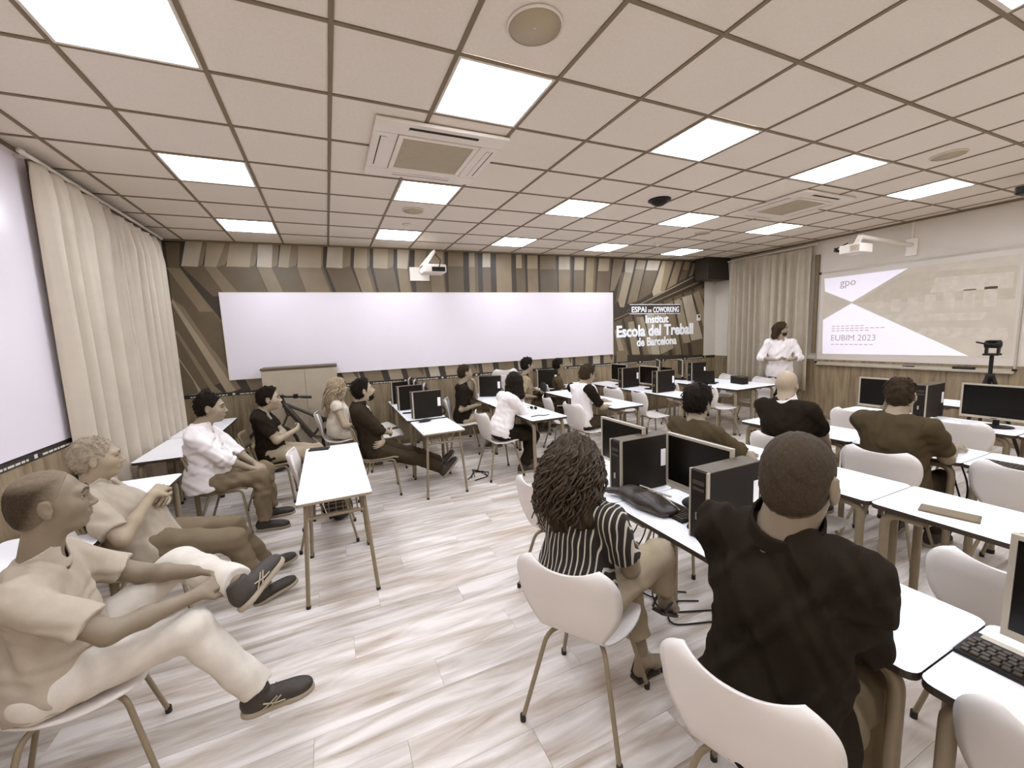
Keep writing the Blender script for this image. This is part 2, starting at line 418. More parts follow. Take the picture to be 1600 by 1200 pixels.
# upper band of folded bars: (top left, top right, bend left, bend right, low left, low right, side width) in crop-6 columns
BARS = [(192, 278, 170, 252, 330, 415, 25), (300, 395, 285, 345, 395, 470, 45), (415, 530, 395, 510, 480, 585, 30), (555, 628, 548, 622, 615, 690, 30), (668, 722, 655, 705, 715, 775, 40),
        (757, 872, 750, 868, 805, 925, 10), (903, 980, 895, 975, 955, 1040, 40), (1037, 1100, 1032, 1098, 1082, 1140, 14), (1130, 1205, 1130, 1200, 1165, 1235, 30), (1250, 1310, 1250, 1300, 1270, 1325, 6),
        (1338, 1395, 1336, 1392, 1350, 1410, 20), (1412, 1478, 1412, 1478, 1428, 1490, 8)]
for i, (a, b, c, d, e, f, sw) in enumerate(BARS):
    yt, yb, yl = 48+i*3.2, 178+i*1.2, 330
    ink(c6((a, yt), (b, yt), (d, yb+4), (c, yb)), 'h' if i % 3 == 0 else 'l')
    ink(c6((b, yt), (b+sw, yt), (d+sw, yb-8), (d, yb+4)), 'm')
    ink(c6((c, yb), (d, yb+4), (f, yl), (e, yl)), 'm' if i % 2 else 'd')
    ink(c6((d, yb+4), (d+sw, yb-8), (f+sw*.9, yl), (f, yl)), 'd')
B2 = [(0, 95, 95), (130, 185, 165), (215, 265, 265), (300, 395, 395), (425, 480, 460), (495, 560, 560), (575, 680, 670), (692, 770, 760), (792, 852, 850), (868, 928, 915), (944, 1022, 1010)]
for i, (a, b, c) in enumerate(B2):
    sh = 0 if i < 7 else -6*(i-6); yt, yb = 575+i*4, 664+i*3
    ink(c4((a, yt), (b, yt), (b+sh*.3, yb), (a+sh*.3, yb)), 'h' if i in (2, 7) else 'l' if i % 3 else 'm')
    ink(c4((a+sh*.3, yb), (b+sh*.3, yb), (b+sh+6, 840), (a+sh+6, 840)), 'm' if i % 2 else 'd')
    if c < b: ink(c4((c, yt), (b, yt), (b+sh+6, 840), (c+sh+6, 840)), 'd')
# right part, slanted bars above the dark beam
for poly, k in (([(150, 35), (285, 40), (240, 215), (160, 430), (105, 440), (130, 200)], 'm'), ([(300, 45), (420, 45), (385, 215), (290, 200)], 'h'), ([(290, 200), (385, 215), (280, 640), (230, 640), (205, 560)], 'l'),
                ([(240, 210), (290, 200), (205, 560), (165, 600)], 'd'), ([(450, 50), (555, 55), (440, 570), (320, 600)], 'm'), ([(450, 50), (555, 55), (530, 170), (420, 160)], 'l'), ([(580, 55), (735, 60), (700, 180), (550, 178)], 'h'), ([(550, 178), (700, 180), (610, 470), (450, 570)], 'd'),
                ([(760, 62), (900, 65), (770, 470), (650, 520), (630, 450)], 'l'), ([(800, 62), (900, 65), (790, 440), (735, 440)], 'm'), ([(930, 66), (1010, 68), (930, 345), (815, 415)], 'm'), ([(1040, 70), (1110, 72), (1085, 180), (1010, 175)], 'm'), ([(1010, 185), (1085, 185), (1050, 280), (960, 320)], 'd'), ([(1140, 90), (1180, 90), (1140, 230), (1090, 265)], 'm')): ink(cm(*poly), k)
# below the beam
ink(cm((150, 830), (1330, 330), (1330, 1240), (150, 1240)), 'd')
for k_ in range(9): ink(cm((250+k_*125, 790-k_*53), (275+k_*125, 780-k_*53), (390+k_*125, 1240), (340+k_*125, 1240)), 'gap')
for poly, k in (([(160, 930), (190, 920), (300, 1230), (220, 1230)], 'l'), ([(190, 920), (240, 960), (340, 1230), (300, 1230)], 'm'), ([(330, 830), (400, 815), (480, 1230), (380, 1230)], 'l'), ([(435, 770), (520, 760), (640, 1230), (530, 1230)], 'l'), ([(440, 780), (470, 770), (590, 1230), (530, 1230)], 'm'),
                ([(540, 740), (650, 700), (730, 1230), (630, 1230)], 'h'), ([(650, 690), (780, 640), (900, 1150), (740, 1230)], 'l'), ([(800, 600), (890, 560), (1000, 1230), (930, 1230)], 'm'), ([(905, 560), (960, 530), (1000, 560), (1110, 1080), (1020, 1090)], 'l'), ([(1005, 520), (1125, 480), (1260, 1030), (1120, 1060)], 'h'),
                ([(1120, 1060), (1260, 1030), (1300, 1230), (1150, 1230)], 'd'), ([(1140, 470), (1215, 430), (1330, 800), (1310, 1000)], 'l'), ([(1215, 430), (1290, 400), (1330, 640)], 'm')): ink(cm(*poly), k)
ink(cm((150, 830), (150, 740), (1330, 180), (1330, 330)), 'gap'); ink(cm((160, 800), (160, 788), (1330, 262), (1330, 278)), 'm'); ink(cm((300, 700), (380, 650), (1150, 255), (1150, 268)), 'l')
ink(cm((620, 590), (620, 578), (1200, 330), (1200, 342)), 'm'); ink(cm((700, 660), (860, 580), (1240, 400), (1240, 412)), 'm')
# long diagonals at the left
for poly, k in (([(95, 185), (165, 190), (390, 480), (400, 590)], 'm'), ([(120, 360), (128, 340), (445, 800), (400, 815)], 'l'), ([(128, 345), (180, 380), (470, 790), (445, 800)], 'm'), ([(140, 510), (150, 500), (330, 770), (380, 815), (330, 820)], 'm'), ([(145, 640), (155, 630), (270, 800), (250, 822), (200, 830)], 'l'), ([(200, 410), (330, 405), (400, 500), (405, 610), (330, 600)], 'd'), ([(160, 650), (230, 750), (260, 815), (180, 830)], 'd')): ink(c6(*poly), k)
# strip under the whiteboard
s = .75; k = 0
while s < 7.5:
    wv = [.27, .21, .30, .17, .25][k % 5]; lean = .10-.03*s/2
    ink([(s, 1.33), (s+wv, 1.33), (s+wv+lean, ZW), (s+lean, ZW)], ['m', 'l', 'm', 'h', 'l'][k % 5])
    if k % 3 == 1: ink([(s+wv*.5, 1.33), (s+wv, 1.33), (s+wv*.8+lean, ZW+.05)], 'd')
    s += wv+[.09, .07, .11][k % 3]; k += 1
mo = mural.build('mural', [MC[k] for k in MORD]); tag(mo, 'printed mural of folded metal bars covering the back wall above the wood', 'mural')

# lettering on the mural
m_letter = mat('white_lettering', (250, 247, 244), .6)
def wall_text(txt, s0, s1, z0, z1, bold, name, label, nudge=.0):
    me = text_mesh(txt, 1.0, 1.0, bold, .02)
    xs = [v.co.x for v in me.vertices]; ys = [v.co.y for v in me.vertices]; a, b, c, d = min(xs), max(xs), min(ys), max(ys)
    sl = (z1[1]-z1[0])/(s1-s0) if isinstance(z1, tuple) else 0
    zz0, zz1 = z0, (z1[0] if isinstance(z1, tuple) else z1)
    for v in me.vertices:
        q = (v.co.x-a)/(b-a); sx = s0+q*(s1-s0); z = zz0+(v.co.y-c)/(d-c)*(zz1-zz0)+sl*(sx-s0)
        v.co = Vector(frb(sx, z, .006+v.co.z*.2))
    me.materials.append(m_letter); o = bpy.data.objects.new(name, me); link(o)
    return tag(o, label, 'lettering', 'white lettering on the mural') if label else o
t = thing('wall_sign', 'white lettering ESPAI DE COWORKING between two thin rules on the mural', 'lettering', frb(8.4, 2.14, 0), group='white lettering on the mural')
def adopt(o, t):
    o.parent = t; o.matrix_parent_inverse = Matrix.Translation(-Vector(t.location))
MB().prism([(7.66, 2.075), (9.02, 2.06), (9.02, 2.25), (7.66, 2.265)], .0045, .0055, frb).build('dark_plate', MC['gap'], None)
adopt(bpy.data.objects['dark_plate'], t)
for nm, z in (('rule', 2.255), ('rule', 2.065)):
    o = MB().prism([(7.66, z+.01), (9.02, z-.005), (9.02, z+.007), (7.66, z+.022)], .0055, .0075, frb).build(nm, m_letter); adopt(o, t)
adopt(wall_text('ESPAI', 7.71, 8.09, 2.105, 2.225, .02, 'letters', None), t); adopt(wall_text('DE', 8.135, 8.23, 2.105, 2.16, .02, 'letters', None), t); adopt(wall_text('COWORKING', 8.27, 8.98, 2.095, 2.215, .02, 'letters', None), t)
wall_text('Institut', 8.07, 8.69, 1.875, 2.04, .03, 'wall_sign', 'white bold lettering Institut on the mural')
wall_text('Escola del Treball', 7.33, 9.40, 1.60, 1.845, .036, 'wall_sign', 'large white bold lettering Escola del Treball on the mural')
wall_text('de Barcelona', 7.84, 8.92, 1.395, 1.58, .03, 'wall_sign', 'white bold lettering de Barcelona, lowest line on the mural')
t = thing('thermostat', 'small white thermostat plate on the mural right of the lettering', 'thermostat', frb(9.55, 1.96, .0))
tb = Matrix.Translation(-Vector(t.location)) @ MBK
MB().box((9.50, 1.89, .004), (9.60, 2.03, .025), bev=.006, M=tb).build('plate', m_white, t); MB().box((9.525, 1.96, .025), (9.575, 2.01, .028), M=tb).build('display', m_black, t)

# big whiteboard on the back wall
t = thing('whiteboard', 'very wide white projection whiteboard across the mural wall', 'whiteboard', frb(3.9, 1.89, 0))
Mt = Matrix.Translation(-Vector(t.location)) @ MBK
MB().box((.60, 1.283, .012), (7.21, 2.498, .034), M=Mt).build('writing_surface', m_board, t)
fb = MB()
for lo, hi in (((.585, 1.27, .006), (7.225, 1.283, .038)), ((.585, 2.498, .006), (7.225, 2.511, .038)), ((.585, 1.283, .006), (.60, 2.498, .038)), ((7.21, 1.283, .006), (7.225, 2.498, .038))): fb.box(lo, hi, M=Mt)
fb.build('frame', m_white_metal, t)

# short-throw projector above the big whiteboard
t = thing('projector', 'white short-throw wall projector with angled hood above the big whiteboard', 'projector', frb(3.48, 2.85, .03))
Mp = Matrix.Translation(-Vector(t.location)) @ MBK
MB().box((3.24, 2.70, .008), (3.56, 2.92, .022), bev=.004, M=Mp).build('wall_plate', m_white, t)
MB().tube([tuple(Mp @ Vector(p)) for p in ((3.42, 2.84, .02), (3.46, 2.86, .55))], .03, 10).build('arm', m_white, t)
MB().box((3.32, 2.72, .5), (3.66, 2.84, .82), bev=.02, M=Mp).build('body', m_white, t)
MB().box((3.44, 2.735, .815), (3.64, 2.80, .824), M=Mp).build('connector_panel', m_black, t)
hd = MB(); hd.prism([(3.30, 2.83), (3.38, 2.82), (3.52, 3.03), (3.50, 3.06)], .52, .78, lambda a, b, n: tuple(Mp @ Vector((a, b, n)))); hd.build('hood', m_white, t)
MB().tube([tuple(Mp @ Vector(p)) for p in ((3.55, 2.8, .83), (3.58, 2.9, .8), (3.53, 3.0, .7))], .008, 6).build('cable', m_black, t)

# dark box under the ceiling in the far right corner
t = thing('duct_box', 'dark brown wooden box under the ceiling in the far right corner', 'duct cover', (7.66, 4.3, 2.98))
MB().box((-.33, -.14, -.23), (.35, .2, .22), bev=.005).build('casing', m_dkwood, t); MB().box((-.34, -.15, .2), (.35, .21, .232)).build('top_board', m_dkwood, t)

# left wall: a big white panel, curtains on a rod
t = thing('whiteboard', 'bright white wall board with a thin dark edge beside the left curtain', 'whiteboard', (XL, .6, 2.1))
MB().box((.004, -2.2, -.995), (.02, 1.52, 1.08)).build('writing_surface', m_board, t)
MB().box((.004, 1.52, -.995), (.024, 1.538, 1.08)).build('edge_strip', m_under, t)
def curtain_panel(fr, a, b, z0, z1, folds, amp, seed, m, top_gather=.08, depth=.09):
    rg = np.random.default_rng(seed); n = int(folds*14); mb = MB(); ph = rg.uniform(0, 6, 6)
    S_ = np.linspace(0, 1, n+1); zs = np.array([z1, z1-.03, z1-top_gather, z1-.3, (z0+z1)/2, z0+.3, z0])
    def off(q, k):
        t_ = q*folds*2*math.pi; g = [.35, .35, .55, .9, 1, 1.05, 1.1][k]
        fine = .25*math.sin(t_*2.3+ph[0])+.18*math.sin(t_*3.7+ph[1]) if k < 4 else .12*math.sin(t_*2.3+ph[0])
        return amp*g*(math.sin(t_+.9*math.sin(q*7+ph[2])+.25*math.sin(k+ph[3]))+fine)
    vs = []
    for k, z in enumerate(zs):
        for q in S_:
            qq = q+.006*math.sin(q*40+ph[4])*(k/6); o_ = off(q, k); vs.append(fr(a+(b-a)*qq, z, depth+o_))
    m0 = len(vs)
    for k, z in enumerate(zs):
        for q in S_:
            qq = q+.006*math.sin(q*40+ph[4])*(k/6); o_ = off(q, k); vs.append(fr(a+(b-a)*qq, z, depth-.004+o_))
    fs = []; W_ = n+1
    for k in range(len(zs)-1):
        for i in range(n):
            fs.append((k*W_+i, k*W_+i+1, (k+1)*W_+i+1, (k+1)*W_+i)); fs.append((m0+k*W_+i, m0+(k+1)*W_+i, m0+(k+1)*W_+i+1, m0+k*W_+i+1))
    for i in range(n): fs.append((i, m0+i, m0+i+1, i+1)); b_ = (len(zs)-1)*W_; fs.append((b_+i, b_+i+1, m0+b_+i+1, m0+b_+i))
    for k in range(len(zs)-1): fs.append((k*W_, (k+1)*W_, m0+(k+1)*W_, m0+k*W_)); fs.append((k*W_+n, m0+k*W_+n, m0+(k+1)*W_+n, (k+1)*W_+n))
    mb.add(vs, fs, 0, True); return mb
o = curtain_panel(frl, 2.01, 3.06, .40, 3.13, 4.3, .075, 3, m_curtain, depth=.105).build('curtain', m_curtain); tag(o, 'pale beige curtain on the left wall, nearer the viewer', 'curtain', 'pale beige curtains')
o = curtain_panel(frl, 3.02, 4.46, .40, 3.10, 6.0, .075, 5, m_curtain, depth=.105).build('curtain', m_curtain); tag(o, 'pale beige curtain on the left wall, against the mural corner', 'curtain', 'pale beige curtains')
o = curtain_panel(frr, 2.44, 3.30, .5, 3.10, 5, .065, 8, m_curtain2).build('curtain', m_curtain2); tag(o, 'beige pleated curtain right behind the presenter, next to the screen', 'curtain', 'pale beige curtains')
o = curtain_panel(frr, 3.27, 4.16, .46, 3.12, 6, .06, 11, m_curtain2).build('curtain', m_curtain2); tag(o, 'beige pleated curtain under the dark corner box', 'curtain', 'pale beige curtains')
def rod(x, y0, y1, z, label, sx):
    t = thing('curtain_rod', label, 'curtain rod', (x, (y0+y1)/2, z))
    h = (y1-y0)/2; MB().tube([(0, -h, 0), (0, h, 0)], .014).build('rod', m_white_metal, t)
    for s_ in (-h+.1, 0, h-.1): MB().box((min(0, sx), s_-.01, -.01), (max(0, sx), s_+.01, .01)).build('bracket', m_white_metal, t)
    for s_ in (-h, h): MB().lathe([(0, -.02), (.02, -.015), (.02, .015), (0, .02)], 10, M=Matrix.Translation((0, s_, 0)) @ Matrix.Rotation(math.pi/2, 4, 'X')).build('end_cap', m_white_metal, t)
rod(XL+.105, 1.90, 4.5, 3.15, 'white curtain rod on the left wall', -.105)
rod(XR-.085, 2.38, 4.2, 3.13, 'white curtain rod on the right wall', .085)
MB().box((XR-.04, 2.36, 1.2), (XR, 2.43, 2.95)).build('trim_10', m_under)['kind'] = 'structure'
# ================================================================== RIGHT WALL BOARD WITH THE PROJECTED SLIDE
t = thing('whiteboard', 'silver framed whiteboard on the right wall carrying the projected slide', 'whiteboard', (XR, 1.15, 1.82))
def brd(lo, hi, name, m, bev=0.0):
    return MB().box((-hi[2], lo[0]-1.15, lo[1]-1.82), (-lo[2], hi[0]-1.15, hi[1]-1.82), bev=bev).build(name, m, t)
m_board2 = mat('board_enamel_warm', (206, 195, 181), .22, .02, 2)
brd((-.03, 1.04, .006), (2.33, 2.62, .022), 'writing_surface', m_board2)
for nm, lo, hi in (('frame', (-.05, 1.02, .004), (2.35, 1.045, .032)), ('frame', (-.05, 2.60, .004), (2.35, 2.625, .032)), ('frame', (-.05, 1.045, .004), (-.03, 2.60, .032)), ('frame', (2.33, 1.045, .004), (2.35, 2.60, .032))): brd(lo, hi, nm, m_silver)
brd((-.05, .985, .004), (2.32, 1.02, .075), 'pen_tray', m_silver, .006)
for yy, zz in ((2.34, 1.03), (2.34, 2.612), (-.04, 1.03)): brd((yy-.02, zz-.02, .003), (yy+.02, zz+.02, .036), 'corner_cap', m_black, .004)
m_slw = mat('slide_white', (240, 232, 240), .4, .01, emit=.22)  # slide materials glow mildly: the projector's light is put into them as emission
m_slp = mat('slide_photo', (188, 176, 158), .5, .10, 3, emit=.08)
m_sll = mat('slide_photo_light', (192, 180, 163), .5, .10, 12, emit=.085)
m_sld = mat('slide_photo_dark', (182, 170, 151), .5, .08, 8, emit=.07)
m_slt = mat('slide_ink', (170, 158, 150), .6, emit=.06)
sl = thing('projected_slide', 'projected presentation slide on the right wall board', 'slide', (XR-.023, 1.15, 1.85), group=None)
def slide(poly, name, m, d, parent=sl):
    p = poly; ar = sum(p[i][0]*p[(i+1) % len(p)][1]-p[(i+1) % len(p)][0]*p[i][1] for i in range(len(p)))
    if ar > 0: p = p[::-1]
    mb = MB().prism([(a-1.15, z-1.85) for a, z in p], d, d+.0008, lambda a, z, n: (-n, a, z)); return mb.build(name, m, parent)
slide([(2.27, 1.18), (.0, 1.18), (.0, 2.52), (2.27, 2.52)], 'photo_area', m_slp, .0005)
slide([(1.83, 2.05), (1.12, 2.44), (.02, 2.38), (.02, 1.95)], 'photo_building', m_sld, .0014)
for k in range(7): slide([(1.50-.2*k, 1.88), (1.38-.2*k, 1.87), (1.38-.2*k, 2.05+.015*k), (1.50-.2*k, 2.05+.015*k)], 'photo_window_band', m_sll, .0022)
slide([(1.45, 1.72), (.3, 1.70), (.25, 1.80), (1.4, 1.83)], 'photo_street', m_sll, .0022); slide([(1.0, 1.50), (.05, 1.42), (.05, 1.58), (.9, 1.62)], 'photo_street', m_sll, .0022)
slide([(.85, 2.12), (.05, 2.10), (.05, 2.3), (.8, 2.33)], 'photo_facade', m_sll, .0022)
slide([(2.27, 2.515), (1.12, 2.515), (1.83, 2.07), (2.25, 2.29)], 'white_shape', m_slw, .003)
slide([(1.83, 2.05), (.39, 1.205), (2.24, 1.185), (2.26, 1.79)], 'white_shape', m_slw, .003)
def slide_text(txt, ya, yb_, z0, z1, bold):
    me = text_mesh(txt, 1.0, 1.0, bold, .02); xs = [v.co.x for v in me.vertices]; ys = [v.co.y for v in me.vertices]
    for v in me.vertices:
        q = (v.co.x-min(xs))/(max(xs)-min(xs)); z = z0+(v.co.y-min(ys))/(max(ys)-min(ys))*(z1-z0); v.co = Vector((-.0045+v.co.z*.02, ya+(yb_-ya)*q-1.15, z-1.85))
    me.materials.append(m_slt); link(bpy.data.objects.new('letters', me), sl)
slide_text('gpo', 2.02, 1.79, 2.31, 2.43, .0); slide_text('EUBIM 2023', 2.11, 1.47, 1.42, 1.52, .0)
for k, (a, b, z) in enumerate(((2.11, 1.62, 1.665), (2.11, 1.40, 1.625), (2.11, 1.60, 1.585), (2.11, 1.50, 1.35))):
    s = a
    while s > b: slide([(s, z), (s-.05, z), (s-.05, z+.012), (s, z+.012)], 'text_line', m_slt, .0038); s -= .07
for y_, l_, h_, nm, lab in ((1.02, .14, .018, 'marker_pen', 'dark marker pen in the board tray'), (.42, .22, .04, 'board_eraser', 'long dark board eraser in the pen tray')):
    o = thing(nm, lab, nm.replace('_', ' ').split()[-1], (XR-.05, y_, 1.02+h_/2))
    if nm == 'marker_pen':
        MB().tube([(0, -l_/2, 0), (0, l_/2-.04, 0)], h_/2, 10).build('barrel', m_black, o); MB().tube([(0, l_/2-.04, 0), (0, l_/2, 0)], h_/2*.9, 10).build('cap', m_key, o)
    else:
        MB().box((-.018, -l_/2, 0), (.018, l_/2, h_/2), bev=.003).build('handle', m_key, o); MB().box((-.018, -l_/2, -h_/2), (.018, l_/2, 0)).build('felt', m_black, o)

# projector on its arm over the slide
p0 = on_x(1424, 385, XR-.03); pe = on_x(1345, 372, XR-1.35); pb = on_x(1338, 386, XR-1.32)
t = thing('projector', 'white projector on a long wall arm above the slide board', 'projector', p0)
rel = lambda p: tuple(float(a-b) for a, b in zip(p, p0))
MB().box((-.0, -.07, -.14), (.03, .07, .12), bev=.01).build('wall_plate', m_white, t)
MB().tube([(0, 0, .02), rel(pe+np.array([0, 0, .02]))], .028, 12).build('arm', m_white, t)
q = rel(pb)
MB().tube([rel(pe+np.array([0, 0, .03])), (q[0], q[1], q[2]+.04)], .035, 12).build('swivel', m_white, t)
MB().box((q[0]-.16, q[1]-.13, q[2]-.09), (q[0]+.14, q[1]+.13, q[2]+.03), bev=.012).build('body', m_white, t)
for k in range(7): MB().box((q[0]-.163, q[1]-.11+k*.016, q[2]-.07), (q[0]-.158, q[1]-.102+k*.016, q[2]+.01)).build('vent', m_speaker, t)
cb = MB()
for k in range(3): cb.tube([(q[0]-.1+.03*k, q[1]+.13, q[2]-.05), (q[0]-.14, q[1]+.2, q[2]-.03+.02*k), (q[0]-.02, q[1]+.21, q[2]+.03), (q[0]+.03, q[1]+.12, q[2]+.08)], .007, 6)
cb.build('cable', m_black, t)
MB().box((XR-.02-p0[0], -.012, .12), (XR-p0[0], .012, ZC-p0[2]-.03)).build('cable_duct', m_white, t)

# ================================================================== FURNITURE KINDS
def shell_mesh():
    NS, NT = 17, 36
    sp = [(-.287, .826), (-.285, .812), (-.280, .788), (-.272, .752), (-.255, .69), (-.236, .62), (-.214, .55), (-.185, .495), (-.14, .458), (-.08, .443), (0, .438), (.08, .446), (.15, .455), (.19, .448), (.212, .428)]
    wd = [.150, .190, .217, .231, .232, .217, .178, .148, .150, .178, .205, .218, .212, .190, .150]
    tt = np.concatenate([np.linspace(0, 4, 13), np.linspace(4, len(sp)-1, NT-12)[1:]]); k = np.arange(len(sp))
    def cub(vals):
        vals = np.array(vals, float); out = []
        for t_ in tt:
            i = min(int(t_), len(vals)-2); f = t_-i; p = [vals[max(i-1, 0)], vals[i], vals[i+1], vals[min(i+2, len(vals)-1)]]
            out.append(p[1]+.5*f*(p[2]-p[0]+f*(2*p[0]-5*p[1]+4*p[2]-p[3]+f*(3*(p[1]-p[2])+p[3]-p[0]))))
        return np.array(out)
    X = cub([a for a, b in sp]); Z = cub([b for a, b in sp]); Wd = cub(wd)
    G = np.zeros((NT, NS, 3)); S_ = np.linspace(-1, 1, NS)
    for i in range(NT):
        q = tt[i]/(len(sp)-1); back = max(0, 1-q/.52); seat = min(1, max(0, (q-.58)/.2))
        for j, s in enumerate(S_):
            G[i, j] = (X[i]+.055*abs(s)**2.2*min(1, back*2.2), s*Wd[i], Z[i]+seat*.012*s*s)
            tb = max(0, 1-q/.30); G[i, j, 2] += tb*(.022*s*s-.008)
            fb_ = max(0, (q-.86)/.14); G[i, j, 0] -= fb_*.03*s*s
    du = np.gradient(G, axis=0); dv = np.gradient(G, axis=1); n = np.cross(du, dv); n /= np.linalg.norm(n, axis=2, keepdims=True)+1e-9
    a, b = G+n*.005, G-n*.005; mb = MB(); vs = list(a.reshape(-1, 3))+list(b.reshape(-1, 3)); o = NT*NS; fs = []
    for i in range(NT-1):
        for j in range(NS-1):
            p = i*NS+j; fs.append((p, p+1, p+NS+1, p+NS)); fs.append((o+p, o+p+NS, o+p+NS+1, o+p+1))
    for j in range(NS-1): fs.append((j, o+j, o+j+1, j+1)); p = (NT-1)*NS+j; fs.append((p, p+1, o+p+1, o+p))
    for i in range(NT-1): p = i*NS; fs.append((p, p+NS, o+p+NS, o+p)); p = i*NS+NS-1; fs.append((p, o+p, o+p+NS, p+NS))
    return mb.add(vs, fs, 0, True).mesh('chair_shell', m_chair)
ME_SHELL = shell_mesh()
def chair_leg(sx, sy):
    fx = .215 if sx > 0 else -.235
    pts = bend([(.02*sx, .05*sy, .418), (.135*sx, .135*sy, .414), (fx, .225*sy, .014)], .055)
    mb = MB().tube(pts, .0105, 10, 0); mb.tube([pts[-1]+Vector((0, 0, .018)), pts[-1]+Vector((0, 0, -.014))], .0135, 10, 1); return mb.mesh('chair_leg', [m_leg, m_rubber])
ME_CL = [chair_leg(a, b) for a in (1, -1) for b in (1, -1)]
ME_CM = MB().box((-.09, -.09, .418), (.09, .09, .434), bev=.006).mesh('seat_mount', m_leg_dk)
def shell_chair(x, y, rz, label, lift=0.0):
    t = thing('plastic_chair', label, 'chair', (x, y, lift), R(rz), 'white plastic shell chairs')
    inst('shell', ME_SHELL, t); inst('seat_mount', ME_CM, t)
    for me in ME_CL: inst('leg', me, t)
    return t
# plywood school chair on a tube frame
def school_meshes():
    d = {}
    seat = MB(); NS = 9; G = []
    for i in range(9):
        for j in range(NS):
            q, s = i/8, j/4-1; G.append((-.19+.39*q, s*(.185+.01*math.sin(q*3)), .445+.012*s*s+.012*(2*q-1)**2-(.02 if q > .95 else 0)))
    def sheet(mb, G, n, m_, th, ax):
        o = len(G); G2 = [tuple(c-(th if k == ax else 0) for k, c in enumerate(p)) for p in G]; fs = []
        for i in range(n-1):
            for j in range(m_-1): p = i*m_+j; fs.append((p, p+1, p+m_+1, p+m_)); fs.append((o+p, o+p+m_, o+p+m_+1, o+p+1))
        for j in range(m_-1): fs.append((j, o+j, o+j+1, j+1)); p = (n-1)*m_+j; fs.append((p, p+1, o+p+1, o+p))
        for i in range(n-1): p = i*m_; fs.append((p, p+m_, o+p+m_, o+p)); p = p+m_-1; fs.append((p, o+p, o+p+m_, p+m_))
        mb.add(list(G)+G2, fs, 0, True)
    sheet(seat, G, 9, 9, .012, 2); d['seat'] = seat.mesh('school_seat', m_school)
    G = []
    for i in range(7):
        for j in range(9): q, s = i/6, j/4-1; G.append((-.225-.05*q-.03*(1-s*s)+.03, s*(.185-.008*abs(2*q-1)**3), .64+.18*q))
    bk = MB(); sheet(bk, G, 7, 9, .011, 0); d['backrest'] = bk.mesh('school_back', m_school)
    for nm, sy in (('l', 1), ('r', -1)):
        mb = MB().tube(bend([(.20, .19*sy, 0.01), (.16, .175*sy, .43), (-.17, .175*sy, .43), (-.215, .175*sy, .60), (-.27, .17*sy, .80)], .05), .011, 10); mb.tube([(.20, .19*sy, 0), (.198, .19*sy, .03)], .0135, 10, 1); d['f'+nm] = mb.mesh('school_front_leg', [m_leg, m_rubber])
        mb = MB().tube([(-.10, .178*sy, .425), (-.25, .195*sy, .01)], .011, 10); mb.tube([(-.25, .195*sy, 0), (-.247, .195*sy, .03)], .0135, 10, 1); d['r'+nm] = mb.mesh('school_rear_leg', [m_leg, m_rubber])
    d['x'] = MB().tube([(.05, -.175, .425), (.05, .175, .425)], .009, 8).tube([(-.13, -.175, .425), (-.13, .175, .425)], .009, 8).mesh('school_cross_tube', m_leg)
    return d
SCM = school_meshes()
def school_chair(x, y, rz, label):
    t = thing('school_chair', label, 'chair', (x, y, 0), R(rz), 'brown school chairs with tube frames')
    inst('seat', SCM['seat'], t); inst('backrest', SCM['backrest'], t); inst('stretcher', SCM['x'], t)
    for k in ('fl', 'fr', 'rl', 'rr'): inst('leg', SCM[k], t)
    return t
# long desk with thick bent legs, local origin at its corner (x 0..w, y 0..L)
def slab(w, L, z0, z1, rad, mats):
    pts = []
    for cx, cy, a0 in ((w-rad, L-rad, 0), (rad, L-rad, 90), (rad, rad, 180), (w-rad, rad, 270)):
        for k in range(5): a = R(a0+k*22.5); pts.append((cx+rad*math.cos(a), cy+rad*math.sin(a)))
    mb = MB(); n = len(pts); e = .004
    ins = [(w/2+(x-w/2)*(1-2*e/w), L/2+(y-L/2)*(1-2*e/L)) for x, y in pts]
    vs = [(x, y, z1) for x, y in ins]+[(x, y, z1-.003) for x, y in pts]+[(x, y, z0) for x, y in pts]
    mb.add(vs, [tuple(range(n))], 0); mb.add(vs, [(i, (i+1) % n, n+(i+1) % n, n+i) for i in range(n)][:0], 0)
    mb.add(vs, [(n+i, n+(i+1) % n, (i+1) % n, i) for i in range(n)], 0); mb.add(vs, [(2*n+i, 2*n+(i+1) % n, n+(i+1) % n, n+i) for i in range(n)], 1)
    mb.add(vs, [tuple(reversed(range(2*n, 3*n)))], 2); return mb.mesh('tabletop', mats)
_dm = {}
def long_desk(x, y, L, label, w=.49, rz=0):
    key = ('long', round(L, 2), w)
    if key not in _dm:
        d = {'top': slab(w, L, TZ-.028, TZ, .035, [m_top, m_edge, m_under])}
        for i, (lx, ly, s) in enumerate(((.05, .055, 1), (w-.05, .055, 1), (.05, L-.055, -1), (w-.05, L-.055, -1))):
            pts = bend([(lx, ly, .0), (lx, ly, TZ-.05), (lx, ly+.16*s, TZ-.05)], .07, 7); mb = MB().tube(pts, .0215, 14)
            mb.tube([(lx, ly, 0), (lx, ly, .03)], .0245, 14, 1); mb.box((lx-.03, ly+s*.16-.03, TZ-.034), (lx+.03, ly+s*.16+.03, TZ-.028)); d[i] = mb.mesh('desk_leg', [m_leg, m_rubber])
        d['beam'] = MB().box((w/2-.02, .12, TZ-.07), (w/2+.02, L-.12, TZ-.03)).mesh('desk_beam', m_leg_dk)
        d['cross'] = MB().box((.05, .20, TZ-.065), (w-.05, .235, TZ-.03)).box((.05, L-.235, TZ-.065), (w-.05, L-.2, TZ-.03)).mesh('desk_cross', m_leg_dk)
        _dm[key] = d
    d = _dm[key]; t = thing('desk', label, 'desk', (x, y, 0), R(rz), 'white classroom desks')
    inst('tabletop', d['top'], t); inst('beam', d['beam'], t); inst('cross_bar', d['cross'], t)
    for i in range(4): inst('leg', d[i], t)
    return t
